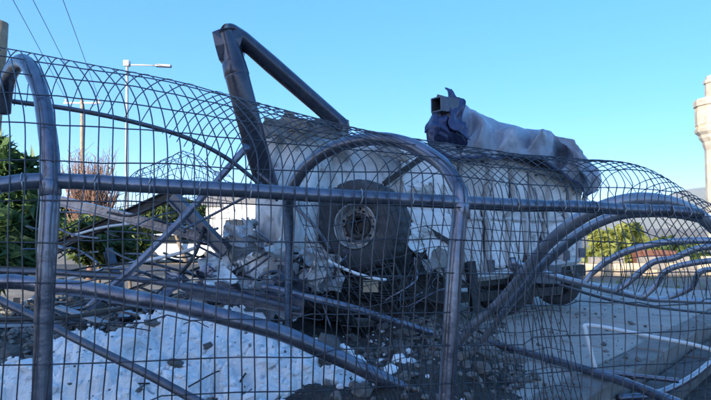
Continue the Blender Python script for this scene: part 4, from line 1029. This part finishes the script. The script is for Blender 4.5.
tree('citrus_tree', 'low bright tree near the foot of the white tower', gb_(704, 42), [lob(698, 248, 42, 11, 8), lob(710, 250, 42, 10, 8)], 2000, .28, 24, 'leaf_yellow', .1)
tree('citrus_tree', 'wide loose yellow-green bush behind the low block wall', gb_(622, 21), [lob(612, 262, 21, 14, 11), lob(630, 266, 21, 14, 9), lob(622, 254, 21, 11, 11)], 2600, .17, 25, 'leaf_yellow', .06, cat='bush')
tree('citrus_tree', 'dry olive bush right of the rust-red skip', gb_(690, 23), [lob(684, 264, 23, 14, 9), lob(704, 262, 23, 13, 10)], 2200, .16, 26, 'leaf_mid', .06, cat='bush')
# low garden wall in blocks
gw = thing('garden_wall', 'low pale sunlit block wall behind the collapsed hoops', 'wall', (6.5, 18.6, -.1)); random.seed(92)
for r_ in range(3):
    for i in range(17):
        x = 4.2 + i * .62 + (.31 if r_ % 2 else 0); y = 18.6 + (x - 4.2) * .12
        if r_ == 2 and random.random() < .35: continue
        m = MB(); m.box((x, y, .02 + r_ * .225), .60 + rnd(-.015, .01), .25 + rnd(-.02, .02), .215); m.build('block', M_['kerb_conc'] if random.random() < .6 else M_['beige'], gw, False)
# rust red metal skip
sk = thing('metal_skip', 'rust-red metal skip standing beyond the collapsed hoops', 'skip', (U(650, 262, 20.5).x, 20.5, -.1))
m = MB(); c = U(650, 262, 20.5); x, y = c.x, 20.5
m.add([(x - .5, y - .4, -.05), (x + .5, y - .4, -.05), (x + .5, y + .4, -.05), (x - .5, y + .4, -.05), (x - .75, y - .5, .75), (x + .75, y - .5, .75), (x + .75, y + .5, .75), (x - .75, y + .5, .75), (x - .68, y - .44, .75), (x + .68, y - .44, .75), (x + .68, y + .44, .75), (x - .68, y + .44, .75), (x - .45, y - .35, .1), (x + .45, y - .35, .1), (x + .45, y + .35, .1), (x - .45, y + .35, .1)],
      [(0, 1, 5, 4), (1, 2, 6, 5), (2, 3, 7, 6), (3, 0, 4, 7), (4, 5, 9, 8), (5, 6, 10, 9), (6, 7, 11, 10), (7, 4, 8, 11), (8, 9, 13, 12), (9, 10, 14, 13), (10, 11, 15, 14), (11, 8, 12, 15), (12, 13, 14, 15), (3, 2, 1, 0)])
m.build('hopper', M_['rust_red'], sk, False)
for sx in (-1, 0, 1):
    m = MB(); m.beam((x + sx * .48, y - .44, 0), (x + sx * .66, y - .53, .72), .06, .05); m.build('stiffener', M_['rust_red'], sk, False)
# pale post by the truck tail
d = 12.6; m = MB(); a = U(573, 300, d); a.z = -.1; e = U(573, 247, d); m.beam(a, e, .13, .13, up=(0, 1, 0)); pp = thing('concrete_post', 'pale concrete post standing right behind the truck tail', 'post', a); m.build('shaft', M_['plaster'], pp, False)
m = MB(); m.box(e + V((0, 0, .03)), .17, .17, .06); m.build('cap', M_['plaster'], pp, False)
b = MB(); b.rock((G(700, 298, 0).x, G(700, 298, 0).y, .1), .33, .8, 9); tag(b.build('boulder', M_['stone'], None, False), 'brown boulder on the pavement at the right edge behind the hoops', 'boulder')
random.seed(93)
gr = MB()
for i in range(2600):                                 # dry weeds on the sunlit ground
    x = rnd(4, 22); y = rnd(15, 34); s = rnd(.06, .25)
    if fbm(V((x * .4, y * .4, 3)), 3) < .05: continue
    a = rnd(0, 6.28); p = V((x, y, -.1)); t = V((math.cos(a), math.sin(a), 0)) * .03
    gr.add([p - t, p + t, p + V((rnd(-.08, .08), rnd(-.08, .08), s))], [(0, 1, 2)])
tag(kind(gr.build('dry_weeds', M_['leaf_yellow'], None, False), 'stuff'), 'dry yellowish weeds on the sunlit ground at right', 'weeds')

# ------------------------------------------------------------------ thin haze, closed box round everything
m = MB(); x0, x1, y0, y1, z0, z1 = -4300, 4300, -400, 6300, -5, 245
hz = MB(); hz.hexa([(x0, y0, z0), (x1, y0, z0), (x1, y0, z1), (x0, y0, z1)], (0, y1 - y0, 0))
hm_mat = bpy.data.materials.new('haze'); hm_mat.use_nodes = True; hn = hm_mat.node_tree.nodes; hn.clear()
pv_ = hn.new('ShaderNodeVolumePrincipled'); pv_.inputs['Density'].default_value = 0.00010; pv_.inputs['Color'].default_value = (.75, .85, 1, 1)
ho = hn.new('ShaderNodeOutputMaterial'); hm_mat.node_tree.links.new(pv_.outputs[0], ho.inputs['Volume'])
hb = hz.build('haze', hm_mat, None, False); kind(hb, 'stuff'); tag(hb, 'thin bluish haze in the distant air', 'haze')
